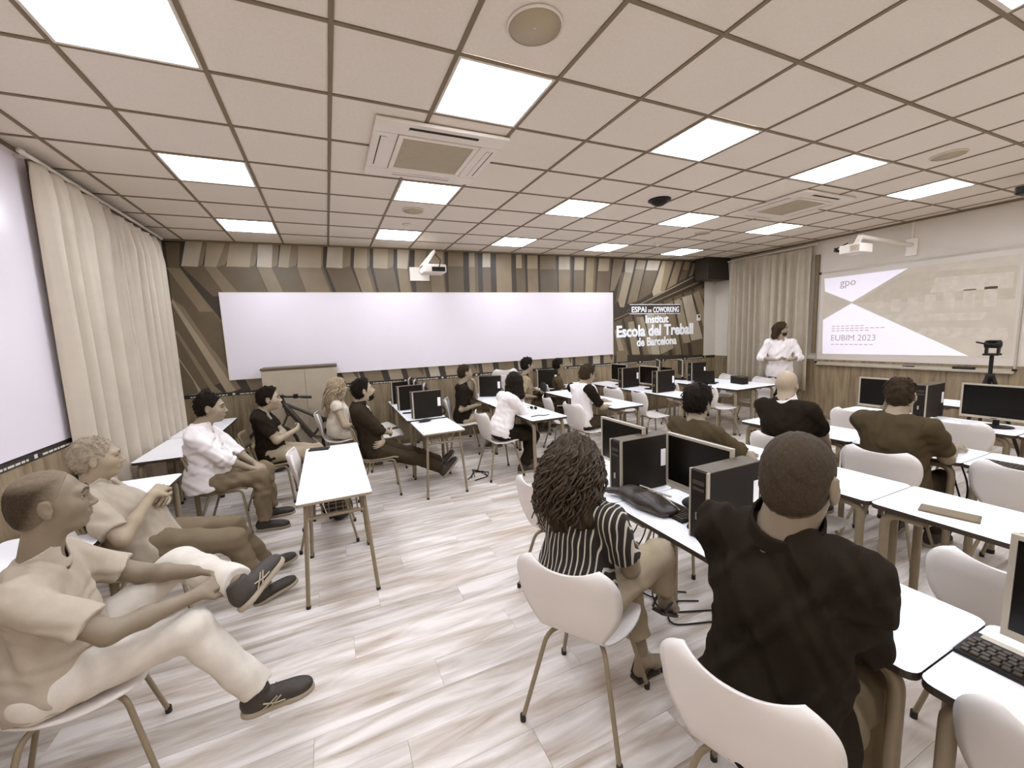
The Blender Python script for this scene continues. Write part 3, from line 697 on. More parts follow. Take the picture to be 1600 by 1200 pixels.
def school_desk(x, y, label, w=.47, L=.75, Z=.735):
    if 'sd' not in _dm:
        d = {'top': slab(w, L, Z-.02, Z, .012, [m_top, m_edge_lt, m_under])}
        for i, (sx, sy) in enumerate(((0, 0), (1, 0), (0, 1), (1, 1))):
            lx = .055 if sx == 0 else w-.055; ly = .05 if sy == 0 else L-.05; ox = -.045 if sx == 0 else .045; oy = -.03 if sy == 0 else .03
            mb = MB().tube([(lx+ox, ly+oy, .005), (lx, ly, Z-.02)], .0135, 12); mb.tube([(lx+ox, ly+oy, 0), (lx+ox*.96, ly+oy*.96, .02)], .0155, 12, 1); d[i] = mb.mesh('school_desk_leg', [m_leg, m_rubber])
        d['r0'] = MB().tube([(.05, .048, Z-.13), (w-.05, .048, Z-.13)], .0115, 10).mesh('desk_rail', m_leg); d['r1'] = MB().tube([(.05, L-.048, Z-.13), (w-.05, L-.048, Z-.13)], .0115, 10).mesh('desk_rail', m_leg)
        mb = MB()
        for k in range(7): mb.tube([(.10+k*.045, .06, Z-.03), (.10+k*.045, .06, Z-.12), (.10+k*.045, L-.06, Z-.12), (.10+k*.045, L-.06, Z-.03)], .003, 5)
        for k in range(9): mb.tube([(.09, .06+k*(L-.12)/8, Z-.118), (w-.09, .06+k*(L-.12)/8, Z-.118)], .003, 5)
        d['b'] = mb.mesh('wire_basket', m_leg_dk); _dm['sd'] = d
    d = _dm['sd']; t = thing('school_desk', label, 'desk', (x, y, 0), 0, 'small school desks with wire baskets')
    inst('tabletop', d['top'], t); inst('rail', d['r0'], t); inst('rail', d['r1'], t); inst('wire_basket', d['b'], t)
    for i in range(4): inst('leg', d[i], t)
    return t

# computers; local x looks away from the user (screens and tower fronts face -x), origin on the desk surface
MW, MH = .445, .315
def mon_meshes():
    d = {}; z0 = .075; y0 = MW/2; mb = MB(); b = .014
    for lo, hi in (((-.012, -y0, z0), (.01, y0, z0+.022)), ((-.012, -y0, z0+MH-b), (.01, y0, z0+MH)), ((-.012, -y0, z0+.022), (.01, -y0+b, z0+MH-b)), ((-.012, y0-b, z0+.022), (.01, y0, z0+MH-b))): mb.box(lo, hi)
    d['bezel'] = mb.mesh('bezel', m_silver); d['screen'] = MB().box((-.008, -y0+b, z0+.022), (.0, y0-b, z0+MH-b)).mesh('screen', m_screen)
    d['rear'] = MB().box((.0, -y0+b, z0+.022), (.01, y0-b, z0+MH-b)).box((.01, -y0+.002, z0+.002), (.03, y0-.002, z0+MH-.002), bev=.008).box((.029, -.14, z0+.05), (.055, .14, z0+.25), bev=.01).mesh('rear_cover', m_black)
    d['neck'] = MB().tube([(.05, 0, .01), (.055, 0, .2)], .022, 10).mesh('neck', m_black); d['base'] = MB().lathe([(0, .018), (.03, .016), (.11, .006), (.115, 0), (0, 0)], 24, M=Matrix.Translation((.05, 0, 0))).mesh('base', m_black)
    d['button'] = MB().box((-.0135, -.02, z0+.006), (-.012, .02, z0+.013)).mesh('button', m_key); return d
MON = mon_meshes()
def monitor(x, y, rz, label, z=TZ):
    t = thing('monitor', label, 'monitor', (x, y, z), R(rz), 'flat computer monitors')
    for k in ('bezel', 'screen', 'rear', 'neck', 'base'): inst({'rear': 'rear_cover'}.get(k, k), MON[k], t)
    inst('button', MON['button'], t); return t
TWD, TWW, TWH = .37, .10, .345
def tower_meshes():
    d = {}; w = TWW/2
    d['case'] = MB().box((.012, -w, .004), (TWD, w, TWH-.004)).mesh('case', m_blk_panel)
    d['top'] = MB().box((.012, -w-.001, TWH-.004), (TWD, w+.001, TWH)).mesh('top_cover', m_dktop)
    mb = MB().box((0, -w+.006, .004), (.012, w-.006, TWH-.004), bev=.002)
    for k in range(9): mb.box((-.001, -.03, .03+k*.008), (.0, .03, .034+k*.008))
    d['front'] = mb.mesh('front_panel', m_black)
    d['trim'] = MB().box((-.003, -w-.002, .0), (.014, -w+.006, TWH)).box((-.003, w-.006, .0), (.014, w+.002, TWH)).mesh('trim', m_silver)
    d['drive'] = MB().box((-.003, -.032, TWH-.07), (0, .032, TWH-.05)).box((-.003, -.032, TWH-.1), (0, .032, TWH-.085)).mesh('drive_bay', m_key)
    d['button'] = MB().box((-.004, .0, .10), (0, .012, .135)).mesh('button', m_silver)
    d['sticker'] = MB().box((TWD-.05, -w-.001, .14), (TWD-.01, -w, .25)).mesh('sticker', m_paper)
    mb = MB()
    for k in range(5): mb.tube([(TWD, -.03+.012*k, .1+.03*(k % 3)), (TWD+.05, -.03+.01*k, .09), (TWD+.06, -.02+.01*k, .04), (TWD+.02, .0+.01*k, .004)], .0035, 6)
    d['cable'] = mb.mesh('cable', m_black); return d
TOW = tower_meshes()
def tower(x, y, rz, label, z=TZ):
    t = thing('computer_tower', label, 'computer', (x, y, z), R(rz), 'black upright computer towers')
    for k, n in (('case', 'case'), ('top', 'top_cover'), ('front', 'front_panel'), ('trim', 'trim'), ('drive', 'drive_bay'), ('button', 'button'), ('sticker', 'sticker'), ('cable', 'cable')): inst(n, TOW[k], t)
    return t
def kb_meshes():
    d = {'body': MB().box((0, -.22, 0), (.155, .22, .014), bev=.004).mesh('body', m_black)}; d['strip'] = MB().box((.125, -.2, .0135), (.15, .2, .0155)).mesh('strip', m_silver); k_ = MB().box((-.008, -.0085, 0), (.008, .0085, .007), bev=.002).mesh('key', m_key); d['key'] = k_; return d
KB = kb_meshes()
def keyboard(x, y, rz, label, strip=False, single=False):
    t = thing('keyboard', label, 'keyboard', (x, y, TZ), R(rz), 'black desk keyboards'); inst('body', KB['body'], t)
    if strip: inst('strip', KB['strip'], t)
    if single:
        for r_ in range(5):
            for c in range(20): inst('key', KB['key'], t, (.018+r_*.0205, -.2+c*.021+(.005 if r_ % 2 else 0), .0135))
    else:
        mb = MB()
        for r_ in range(6):
            for c in range(20): a, b = .018+r_*.0225, -.2+c*.021; mb.box((a-.008, b-.0085, .0135), (a+.008, b+.0085, .019))
        o = mb.build('keys', m_key, t); o['kind'] = 'stuff'
    return t
def mouse(x, y, rz, label):
    t = thing('computer_mouse', label, 'mouse', (x, y, TZ), R(rz), 'black computer mice'); mb = MB(); prof = []
    for i in range(7):
        for j in range(10): a = 2*math.pi*j/10; q = i/6; rr = math.cos(q*math.pi/2); mb.v.append((.055*rr*math.cos(a), .031*rr*math.sin(a), .034*math.sin(q*math.pi/2)))
    for i in range(6):
        for j in range(10): mb.f.append((i*10+j, i*10+(j+1) % 10, (i+1)*10+(j+1) % 10, (i+1)*10+j)); mb.mi.append(0); mb.sm.append(True)
    mb.build('body', m_black, t); MB().tube([(.02, 0, .03), (.036, 0, .026)], .005, 8).build('scroll_wheel', m_silver, t); MB().tube([(.05, 0, .008), (.12, .03, .004), (.2, .02, .004)], .0025, 6).build('cord', m_black, t); return t
def laptop(x, y, rz, label, z=TZ, tilt=100):
    t = thing('laptop', label, 'laptop', (x, y, z), R(rz), 'dark open laptops'); MB().box((-.12, -.17, 0), (.12, .17, .016), bev=.004).build('base', m_black, t); MB().box((-.09, -.14, .016), (.03, .14, .018)).build('keys', m_key, t)
    Ml = Matrix.Translation((.12, 0, .014)) @ Matrix.Rotation(R(tilt-90), 4, 'Y')
    MB().box((-.004, -.17, 0), (.006, .17, .23), bev=.002, M=Ml).build('lid', m_blk_panel, t); MB().box((-.0055, -.155, .015), (-.004, .155, .22), M=Ml).build('screen', m_screen, t); return t
# ================================================================== PEOPLE: distance fields turned into smooth skins
def nrm(v): v = np.asarray(v, float); return v/(np.linalg.norm(v)+1e-12)
class Field:
    def __init__(s, lo, hi, h):
        s.h = h; s.lo = np.asarray(lo, float); s.n = np.maximum(4, np.ceil((np.asarray(hi)-s.lo)/h).astype(int)+1)
        s.F = np.full(s.n, 9.0, np.float32); s.ax = [(s.lo[i]+h*np.arange(s.n[i])).astype(np.float32) for i in range(3)]
    def sub(s, lo, hi):
        a = np.clip(np.floor((lo-s.lo)/s.h).astype(int), 0, s.n); b = np.clip(np.ceil((hi-s.lo)/s.h).astype(int)+1, 0, s.n)
        if np.any(b-a <= 0): return None
        sl = tuple(slice(a[i], b[i]) for i in range(3))
        return sl, s.ax[0][sl[0]][:, None, None], s.ax[1][sl[1]][None, :, None], s.ax[2][sl[2]][None, None, :]
    def put(s, p):
        kind = p[0]
        if kind == 'cap':
            _, a, b, ra, rb, k, cuts = p; m = max(ra, rb)+k+3*s.h; q = s.sub(np.minimum(a, b)-m, np.maximum(a, b)+m)
            if q is None: return
            sl, X, Y, Z = q; ab = b-a; L2 = float(ab@ab)+1e-9
            t = np.clip(((X-a[0])*ab[0]+(Y-a[1])*ab[1]+(Z-a[2])*ab[2])/L2, 0, 1)
            d = np.sqrt((X-a[0]-t*ab[0])**2+(Y-a[1]-t*ab[1])**2+(Z-a[2]-t*ab[2])**2)-(ra+t*(rb-ra))
        else:
            _, c, Rm, r, k, cuts = p; m = max(r)+k+3*s.h; q = s.sub(c-m, c+m)
            if q is None: return
            sl, X, Y, Z = q; dx, dy, dz = X-c[0], Y-c[1], Z-c[2]; k0 = 0; k1 = 0
            for i in range(3):
                u = dx*Rm[i][0]+dy*Rm[i][1]+dz*Rm[i][2]; k0 = k0+(u/r[i])**2; k1 = k1+(u/r[i]**2)**2
            k0 = np.sqrt(k0); k1 = np.sqrt(k1)+1e-9; d = k0*(k0-1)/k1
        for (pt, nv) in cuts: d = np.maximum(d, (X-pt[0])*nv[0]+(Y-pt[1])*nv[1]+(Z-pt[2])*nv[2])
        A = s.F[sl]
        if k < 0:   # carve
            k = -k; d = -d; h = np.clip(.5-.5*(A-d)/k, 0, 1); s.F[sl] = A*(1-h)+d*h+k*h*(1-h)
        else:
            h = np.clip(.5+.5*(A-d)/k, 0, 1); s.F[sl] = A*(1-h)+d*h-k*h*(1-h)
    def cut(s, pt, nv):
        s.F = np.maximum(s.F, (s.ax[0][:, None, None]-pt[0])*nv[0]+(s.ax[1][None, :, None]-pt[1])*nv[1]+(s.ax[2][None, None, :]-pt[2])*nv[2])
    def ripple(s, amp, freq, seed):
        rg = np.random.default_rng(seed); near = np.abs(s.F) < .05
        ii = np.nonzero(near); P = np.stack([s.ax[i][ii[i]] for i in range(3)], 1); o = np.zeros(len(P))
        for q in range(3):
            k1 = rg.normal(size=3); k1 *= freq*(.7+.5*q)/np.linalg.norm(k1); k2 = rg.normal(size=3); k2 *= freq*.6/np.linalg.norm(k2)
            o += np.sin(P@k1+rg.uniform(0, 6)+1.5*np.sin(P@k2+rg.uniform(0, 6)))/(1+.5*q)
        s.F[ii] += (amp*o).astype(np.float32)
    def mesh(s, smooth=1):
        F = s.F.copy(); F[[0, -1]] = 9; F[:, [0, -1]] = 9; F[:, :, [0, -1]] = 9
        ins = F < 0; nx, ny, nz = F.shape
        c = [(i, j, k) for i in (0, 1) for j in (0, 1) for k in (0, 1)]
        cnt = sum(ins[i:nx-1+i, j:ny-1+j, k:nz-1+k].astype(np.int8) for i, j, k in c)
        act = np.nonzero((cnt > 0) & (cnt < 8)); idx = -np.ones((nx-1, ny-1, nz-1), np.int64); N = len(act[0]); idx[act] = np.arange(N)
        vals = {q: F[act[0]+q[0], act[1]+q[1], act[2]+q[2]] for q in c}; acc = np.zeros((N, 3)); num = np.zeros(N)
        for a in c:
            for ax in range(3):
                if a[ax]: continue
                b = list(a); b[ax] = 1; b = tuple(b); va, vb = vals[a], vals[b]; mk = (va < 0) != (vb < 0); t = np.where(mk, va/(va-vb+1e-12), 0)
                p = np.tile(np.array(a, float), (N, 1)); p[:, ax] += t; acc += p*mk[:, None]; num += mk
        V = s.lo+s.h*(np.stack(act, 1)+acc/num[:, None])
        Q = []
        for ax in range(3):
            a = [slice(0, n) for n in (nx, ny, nz)]; b = list(a); a[ax] = slice(0, -1); b[ax] = slice(1, None); A, B = ins[tuple(a)], ins[tuple(b)]
            o1, o2 = [q for q in range(3) if q != ax]
            e = np.nonzero(A != B); P = np.stack(e, 1); flip = A[e]
            def ci(d1, d2):
                W = P.copy(); W[:, o1] += d1; W[:, o2] += d2; return idx[W[:, 0], W[:, 1], W[:, 2]]
            q = np.stack([ci(-1, -1), ci(0, -1), ci(0, 0), ci(-1, 0)], 1)
            if ax == 1: flip = ~flip
            q[~flip] = q[~flip][:, ::-1]; Q.append(q)
        Q = np.concatenate(Q)
        for _ in range(smooth):
            S_ = np.zeros_like(V); C = np.zeros(N)
            for i in range(4):
                u, v_ = Q[:, i], Q[:, (i+1) % 4]; np.add.at(S_, u, V[v_]); np.add.at(C, u, 1); np.add.at(S_, v_, V[u]); np.add.at(C, v_, 1)
            V = V*.5+.5*S_/np.maximum(C, 1)[:, None]
        return V, Q
def cap(a, b, ra, rb, k=.02, cuts=()): return ('cap', np.asarray(a, float), np.asarray(b, float), ra, rb, k, cuts)
def ell(c, Rm, r, k=.02, cuts=()): return ('ell', np.asarray(c, float), Rm, r, k, cuts)
def bounds(prims):
    lo = np.full(3, 9e9); hi = -lo
    for p in prims:
        if p[0] == 'cap': m = max(p[3], p[4]); lo = np.minimum(lo, np.minimum(p[1], p[2])-m); hi = np.maximum(hi, np.maximum(p[1], p[2])+m)
        elif p[4] > 0: m = max(p[3]); lo = np.minimum(lo, p[1]-m); hi = np.maximum(hi, p[1]+m)
    return lo, hi
def skin(prims, h, cuts=(), ripple=None, smooth=1, box=None):
    lo, hi = bounds(prims) if box is None else box
    f = Field(lo-.02-h, hi+.02+h, h)
    for p in prims: f.put(p)
    if ripple: f.ripple(*ripple)
    for c in cuts: f.cut(*c)
    return f.mesh(smooth)
def quads_obj(name, parts, mats, parent, origin):
    """parts: list of (V, Q) or (V, Q, material index) joined into ONE mesh, moved to local space of the thing"""
    V = np.concatenate([p[0] for p in parts])-np.asarray(origin); off = np.cumsum([0]+[len(p[0]) for p in parts])
    Q = np.concatenate([p[1]+off[i] for i, p in enumerate(parts)]); MI = np.concatenate([np.full(len(p[1]), p[2] if len(p) > 2 else 0) for p in parts])
    me = bpy.data.meshes.new(name); me.vertices.add(len(V)); me.vertices.foreach_set('co', V.astype(np.float32).ravel())
    me.loops.add(len(Q)*4); me.loops.foreach_set('vertex_index', Q.astype(np.int32).ravel()); me.polygons.add(len(Q)); me.polygons.foreach_set('loop_start', np.arange(0, len(Q)*4, 4, dtype=np.int32))
    for mm in mats: me.materials.append(mm)
    me.update(calc_edges=True); me.polygons.foreach_set('material_index', MI.astype(np.int32)); me.polygons.foreach_set('use_smooth', np.ones(len(Q), bool)); me.update()
    o = bpy.data.objects.new(name, me); return link(o, parent)

# one pair of shoe kinds, local x = toe direction, origin at the ankle 0.085 above the ground
def shoe_meshes(h=.006):
    I3 = np.eye(3); g = -.085
    up = [ell((-.035, 0, g+.055), I3, (.05, .036, .052), .03), ell((.06, 0, g+.045), I3, (.10, .042, .042), .03), ell((.145, 0, g+.036), I3, (.062, .046, .034), .03), cap((-.02, 0, g+.06), (-.01, 0, g+.115), .04, .043, .03, [((0, 0, g+.115), (0, 0, 1))])]
    V, Q = skin(up, h, cuts=[((0, 0, g+.018), (0, 0, -1))], smooth=2)
    so = [ell((-.03, 0, g+.012), I3, (.056, .041, .05), .02), ell((.06, 0, g+.012), I3, (.11, .042, .05), .03), ell((.14, 0, g+.012), I3, (.072, .049, .05), .03)]
    V2, Q2 = skin(so, h, cuts=[((0, 0, g+.026), (0, 0, 1)), ((0, 0, g), (0, 0, -1))], smooth=1)
    def me(nm, V, Q):
        o = quads_obj(nm, [(V, Q)], [], None, (0, 0, 0)); m_ = o.data; bpy.data.objects.remove(o); return m_
    return me('shoe', V, Q), me('sole', V2, Q2)
ME_SHOE, ME_SOLE = shoe_meshes()
m_shoe = mat('dark_shoe', (52, 44, 35), .6, .15, 30); m_sole = mat('shoe_sole', (150, 138, 118), .6); m_shoelight = mat('shoe_stripe', (165, 152, 132), .5)
_shoe_cache = {}
def put_shoe(parent, origin, ankle, toe, up, material, stripes=False):
    if material.name not in _shoe_cache:
        a = ME_SHOE.copy(); a.materials.append(material); b = ME_SOLE.copy(); b.materials.append(m_sole); _shoe_cache[material.name] = (a, b)
    a, b = _shoe_cache[material.name]; x = nrm(toe); z = nrm(np.asarray(up, float)-x*(np.asarray(up, float)@x)); y = np.cross(z, x)
    Mx = Matrix(((x[0], y[0], z[0], ankle[0]-origin[0]), (x[1], y[1], z[1], ankle[1]-origin[1]), (x[2], y[2], z[2], ankle[2]-origin[2]), (0, 0, 0, 1)))
    o = inst('shoe', a, parent); o.matrix_local = Mx; s = inst('sole', b, o)
    lace = MB()
    for k in range(4): lace.tube([(.035+.018*k, -.022, -.003-.008*k), (.035+.018*k, 0, .006-.009*k), (.043+.018*k, .022, -.004-.008*k)], .003, 5)
    lace.build('laces', m_black, o)
    if stripes:
        for sgn in (-1, 1):
            st = MB(); st.tube([(.0, sgn*.041, -.06), (.035, sgn*.0465, -.035), (.06, sgn*.044, -.018)], .0035, 5); st.tube([(.03, sgn*.0455, -.06), (.055, sgn*.046, -.035), (.075, sgn*.043, -.022)], .0035, 5)
            st.tube([(.005, sgn*.044, -.03), (.05, sgn*.0475, -.045), (.09, sgn*.044, -.05)], .0035, 5)
            st.build('stripe', m_shoelight, o)
    return o

def ik(a, t, l1, l2, hint):
    """middle joint and end point of a two-bone limb from a towards t, bending towards hint"""
    a, t, hint = map(lambda v: np.asarray(v, float), (a, t, hint)); d = t-a; L = np.linalg.norm(d); Lc = min(max(L, abs(l1-l2)+.02), (l1+l2)*.995); u = d/(L+1e-9)
    x = (l1*l1-l2*l2+Lc*Lc)/(2*Lc); hgt = math.sqrt(max(0, l1*l1-x*x)); v = hint-a; v = v-u*(v@u)
    v = nrm(v) if np.linalg.norm(v) > 1e-6 else nrm(np.cross(u, (0, 0, 1))); return a+u*x+v*hgt, a+u*Lc

SKINS = {}
def skin_mat(v): return SKINS.setdefault(v, mat('skin_%d' % v, (v, int(v*.90), int(v*.765)), .5, .05, 14, spec=.35, bump=.06, bscale=500))
m_eye = mat('eye_white', (160, 148, 130), .3); m_iris = mat('iris', (38, 30, 22), .25); m_lip = None
HANDS = {}
def hand_prims(W, d, n, s, curl=35, spread=.1, sc=1.0, thumb_close=.3):
    """W wrist, d towards the fingers, n out of the palm, s towards the thumb"""
    d = nrm(d); n = nrm(n-d*(n@d)); s = nrm(s-d*(s@d)-n*(s@n)); P = []; W = np.asarray(W, float)
    base = [W+d*.088*sc+s*.028*sc, W+d*.092*sc+s*.009*sc, W+d*.087*sc-s*.010*sc, W+d*.078*sc-s*.028*sc]; ln = [.072, .08, .074, .058]
    for i, b in enumerate(base):
        P.append(cap(W+d*.012*sc+s*(.014-.009*i)*sc, b, .0155*sc, .0115*sc, .012))
        dr = nrm(d+s*spread*(1.2-.8*i)); a = 0; p = b
        for q, fr in enumerate((.44, .31, .25)):
            a += R(curl)*(.75 if q == 0 else 1.0); v = dr*math.cos(a)+n*math.sin(a); e = p+v*ln[i]*fr*sc
            P.append(cap(p, e, (.0092-.0008*q)*sc, (.0086-.0008*q)*sc, .004)); p = e
    t0 = W+d*.022*sc+s*.022*sc; t1 = t0+nrm(d*.7+s*.75+n*.25)*.042*sc; t2 = t1+nrm(d*.9+s*(.35-thumb_close)+n*.35)*.034*sc; t3 = t2+nrm(d*.9-s*thumb_close+n*.4)*.026*sc
    P += [cap(t0, t1, .0155*sc, .0118*sc, .012), cap(t1, t2, .0115*sc, .0102*sc, .004), cap(t2, t3, .0102*sc, .0088*sc, .004)]
    return P

def person(label, J, yaw, face, sk=165, near=0, girth=1.0, fem=False, shirt=None, pants=None, hair=None, shoes=m_shoe, sleeve=.55, collar=None, neckcut=.0, shirt_hem=.0, toes=None, hands=None, beard=None,
           glasses=False, cat='person', extra=None, pant_end=.93, group=None, ups=None, shw=None, legs=True, stripes=(), hs=1.0, belly=0.0, eyes=True, tight=1.0, seed=1):
    """J: hip, neck, head, el?/wr?/kn?/an? for sides L, R (elbows and knees are hints). face: (yaw, pitch, roll) in degrees"""
    h = [.0115, .0085, .0072][near]; hh = [.0085, .0062, .0042][near]; hf = [.0058, .0046, .0034][near]
    g = lambda k: np.asarray(J[k], float); hip, neck, head = g('hip'), g('neck'), g('head'); yw = R(yaw)
    fwd = np.array([math.cos(yw), math.sin(yw), 0]); lf = np.array([-math.sin(yw), math.cos(yw), 0]); up = nrm(neck-hip); fs = nrm(fwd-up*(fwd@up)); lf2 = np.cross(up, fs)
    Tm = np.array([fs, lf2, up]); sw = shw or (.158 if fem else .185); Lt = np.linalg.norm(neck-hip)
    origin = np.array([hip[0], hip[1], 0.0]); root = thing('person', label, cat, origin, 0, group)
    fy, fp, fr_ = map(R, face); F_ = np.array([math.cos(fp)*math.cos(fy), math.cos(fp)*math.sin(fy), math.sin(fp)]); Lh = np.array([-math.sin(fy), math.cos(fy), 0]); Uh = np.cross(F_, Lh)
    Lh, Uh = Lh*math.cos(fr_)+Uh*math.sin(fr_), Uh*math.cos(fr_)-Lh*math.sin(fr_); Hm = np.array([F_, Lh, Uh]); HS = hs*(.95 if fem else 1.0)
    hp = lambda f, l, u: head+HS*(F_*f+Lh*l+Uh*u)
    # limbs
    sh = {'L': neck-up*.045+lf2*sw, 'R': neck-up*.045-lf2*sw}; el = {}; wr = {}; hj = {'L': hip+lf*.092+fwd*.0, 'R': hip-lf*.092}; kn = {}; an = {}
    ua, fa = (.265, .24) if fem else (.29, .262); th, sk_ = (.42, .405) if fem else (.445, .435)
    for s in 'LR':
        if 'sh'+s in J: sh[s] = g('sh'+s)
        el[s], wr[s] = ik(sh[s], g('wr'+s), ua, fa, g('el'+s))
        if legs: kn[s], an[s] = ik(hj[s], g('an'+s), th, sk_, g('kn'+s))
    G = girth
    trunk = lambda e: [ell(hip+up*.03-fs*.01, Tm, (.112*G+e, .158*G**.7+e, .12+e), .05), ell(hip+up*Lt*.36+fs*(.012+belly*.6), Tm, ((.095+belly*.5)*G+e, (.128 if fem else .142)*G+e, .15+e), .06),
                       ell(hip+up*Lt*.68+fs*.008, Tm, (.102*G+e, (.128 if fem else .155)*G**.8+e, .165+e), .06), cap(sh['L']-lf2*.02, sh['R']+lf2*.02, .058+e, .058+e, .05), cap(neck-up*.03+lf2*.05, neck-up*.03-lf2*.05, .055+e, .055+e, .05)]+\
                      ([ell(hip+up*Lt*.66+fs*.085+lf2*.06*q, Tm, (.05+e, .055+e, .055+e), .04) for q in (1, -1)] if fem else [])
    nb = neck-up*.02; nt = hp(-.018, 0, -.055); neckp = lambda e: [cap(nb, nt, (.05 if fem else .061)*hs*G**.3+e, (.047 if fem else .057)*hs*G**.3+e, .035)]
    arms = lambda e, s: [cap(sh[s], el[s], .049*G**.4+e, .040*G**.3+e, .03), cap(el[s], el[s]+(wr[s]-el[s])*.4, .039*G**.3+e, .037+e, .02), cap(el[s]+(wr[s]-el[s])*.4, wr[s], .037+e, .0255+e, .02)]
    legp = lambda e, s: [cap(hj[s], kn[s], .083*G**.6+e, .056+e, .035), cap(kn[s], kn[s]+(an[s]-kn[s])*.35-0*fs, .054+e, .054+e, .03), cap(kn[s]+(an[s]-kn[s])*.35, an[s], .053+e, .038+e, .03)]
    # ---- body: trunk, limbs, head and hands in one mesh
    body = trunk(-.006)+neckp(0)
    for s in 'LR': body += arms(0, s)
    if legs:
        for s in 'LR': body += legp(-.006, s)
    mid = nb*.45+nt*.55; nd = nrm(nt-nb)
    V, Q = skin(body, h, cuts=[(mid, nd)]); parts = [(V, Q)]
    face_p = neckp(0)+[ell(hp(-.012, 0, .032), Hm, np.array((.098, .076, .093))*HS, .02), ell(hp(.022, 0, -.035), Hm, np.array((.072, .060, .082))*HS, .035), ell(hp(.055, 0, -.093), Hm, np.array((.033, .030, .024))*HS, .03),
              ell(hp(.052, .036, -.018), Hm, np.array((.034, .030, .032))*HS, .03), ell(hp(.052, -.036, -.018), Hm, np.array((.034, .030, .032))*HS, .03),
              cap(hp(.076, .042, .034), hp(.088, .008, .030), .012*HS, .013*HS, .02), cap(hp(.076, -.042, .034), hp(.088, -.008, .030), .012*HS, .013*HS, .02),
              ell(hp(.096, .033, .010), Hm, np.array((.020, .020, .014))*HS, -.012), ell(hp(.096, -.033, .010), Hm, np.array((.020, .020, .014))*HS, -.012),
              cap(hp(.086, 0, .018), hp(.112, 0, -.026), .0085*HS, .012*HS, .012), ell(hp(.103, .013, -.031), Hm, np.array((.012, .008, .008))*HS, .008), ell(hp(.103, -.013, -.031), Hm, np.array((.012, .008, .008))*HS, .008),
              ell(hp(.080, 0, -.058), Hm, np.array((.022, .030, .020))*HS, .015), cap(hp(.091, .020, -.0575), hp(.098, 0, -.055), .004*HS, .0058*HS, .006), cap(hp(.091, -.020, -.0575), hp(.098, 0, -.055), .004*HS, .0058*HS, .006),
              cap(hp(.089, .017, -.066), hp(.096, 0, -.067), .0045*HS, .0065*HS, .006), cap(hp(.089, -.017, -.066), hp(.096, 0, -.067), .0045*HS, .0065*HS, .006),
              cap(hp(.0985, .014, -.0612), hp(.1045, 0, -.0605), .0022, .0022, -.004), cap(hp(.0985, -.014, -.0612), hp(.1045, 0, -.0605), .0022, .0022, -.004)]
    for q in (1, -1):
        er = np.array([nrm(F_*.95+Lh*.3*q), nrm(Lh*.95*q-F_*.3), Uh]); face_p += [ell(hp(-.012, .080*q, -.002), er, np.array((.021, .0075, .033))*HS, .006), ell(hp(-.004, .088*q, .004), er, np.array((.010, .005, .016))*HS, -.006), ell(hp(-.008, .078*q, -.030), er, np.array((.010, .007, .010))*HS, .006)]
        face_p += [cap(hp(.083, .045*q, .016), hp(.092, .030*q, .0225), .0035*HS, .004*HS, .005), cap(hp(.092, .030*q, .0225), hp(.088, .018*q, .017), .004*HS, .003*HS, .005)]
    Vh, Qh = skin(face_p, hh, cuts=[(nb*.62+nt*.38, -nd)]); parts.append((Vh, Qh))
    hands = hands or {}
    for s in 'LR':
        hd = hands.get(s, {}); d = nrm(hd.get('d', wr[s]-el[s])); n = np.asarray(hd.get('n', (0, 0, -1)), float); sg = 1 if s == 'L' else -1
        th_ = np.asarray(hd.get('s', np.cross(n, d)*(-sg)), float)
        pr_ = hand_prims(wr[s]+nrm(wr[s]-el[s])*.008, d, n, th_, hd.get('curl', 30), hd.get('spread', .1), (.88 if fem else .98), hd.get('thumb', .25))+[cap(el[s]*.12+wr[s]*.88, wr[s], .0275, .0255, .012), cap(wr[s], wr[s]+d*.02, .024, .022, .012)]
        parts.append(skin(pr_, hf))
    if extra and 'feet' in extra:
        for s in extra['feet']:
            td = nrm(toes[s]); parts.append(skin([cap(an[s], an[s]-np.array([0, 0, .045])-td*.03, .036, .03, .02), cap(an[s], an[s]+td*.09-np.array([0, 0, .045]), .036, .028, .03), cap(an[s]+td*.08-np.array([0, 0, .05]), an[s]+td*.16-np.array([0, 0, .058]), .034, .022, .02)], hh))
    smt = skin_mat(sk-12); quads_obj('body', parts, [smt], root, origin)
    # ---- shirt
    if shirt is not None:
        e = .014; sp = trunk(e)
        for s in 'LR':
            L_ = ua+fa; q = sleeve*L_
            if q <= ua: cu = [(sh[s]+nrm(el[s]-sh[s])*q, nrm(el[s]-sh[s]))]; sp.append(cap(sh[s], el[s], .049*G**.4+e+.004, .046*G**.3+e+.006, .03, cu))
            else:
                dd = nrm(wr[s]-el[s]); cu = [(el[s]+dd*(q-ua), dd)]; sp.append(cap(sh[s], el[s], .049*G**.4+e+.003, .040*G**.3+e+.005, .03)); sp.append(cap(el[s], wr[s], .040*G**.3+e+.003, .027+e, .025, cu))
        cuts = []; hemc = [(hip-up*(.05+shirt_hem), -up)]
        lh_ = shirt_hem > .05; sp[0] = ell(hip-fs*(0 if lh_ else .01), Tm, ((.138 if lh_ else .136)*G+e, (.184 if lh_ else .181)*G**.7+e, .42 if lh_ else .26), .05, hemc); sp[1] = sp[1][:5]+(hemc,)
        sp.append(ell(nb+nd*.06+fs*.02, np.array([fs, lf2, nd]), ((.062+neckcut)*hs, (.068+neckcut)*hs, .075), -.012))
        V, Q = skin(sp, h, cuts=cuts, ripple=(.0042*tight, 62, seed)); quads_obj('shirt', [(V, Q)], [shirt], root, origin)
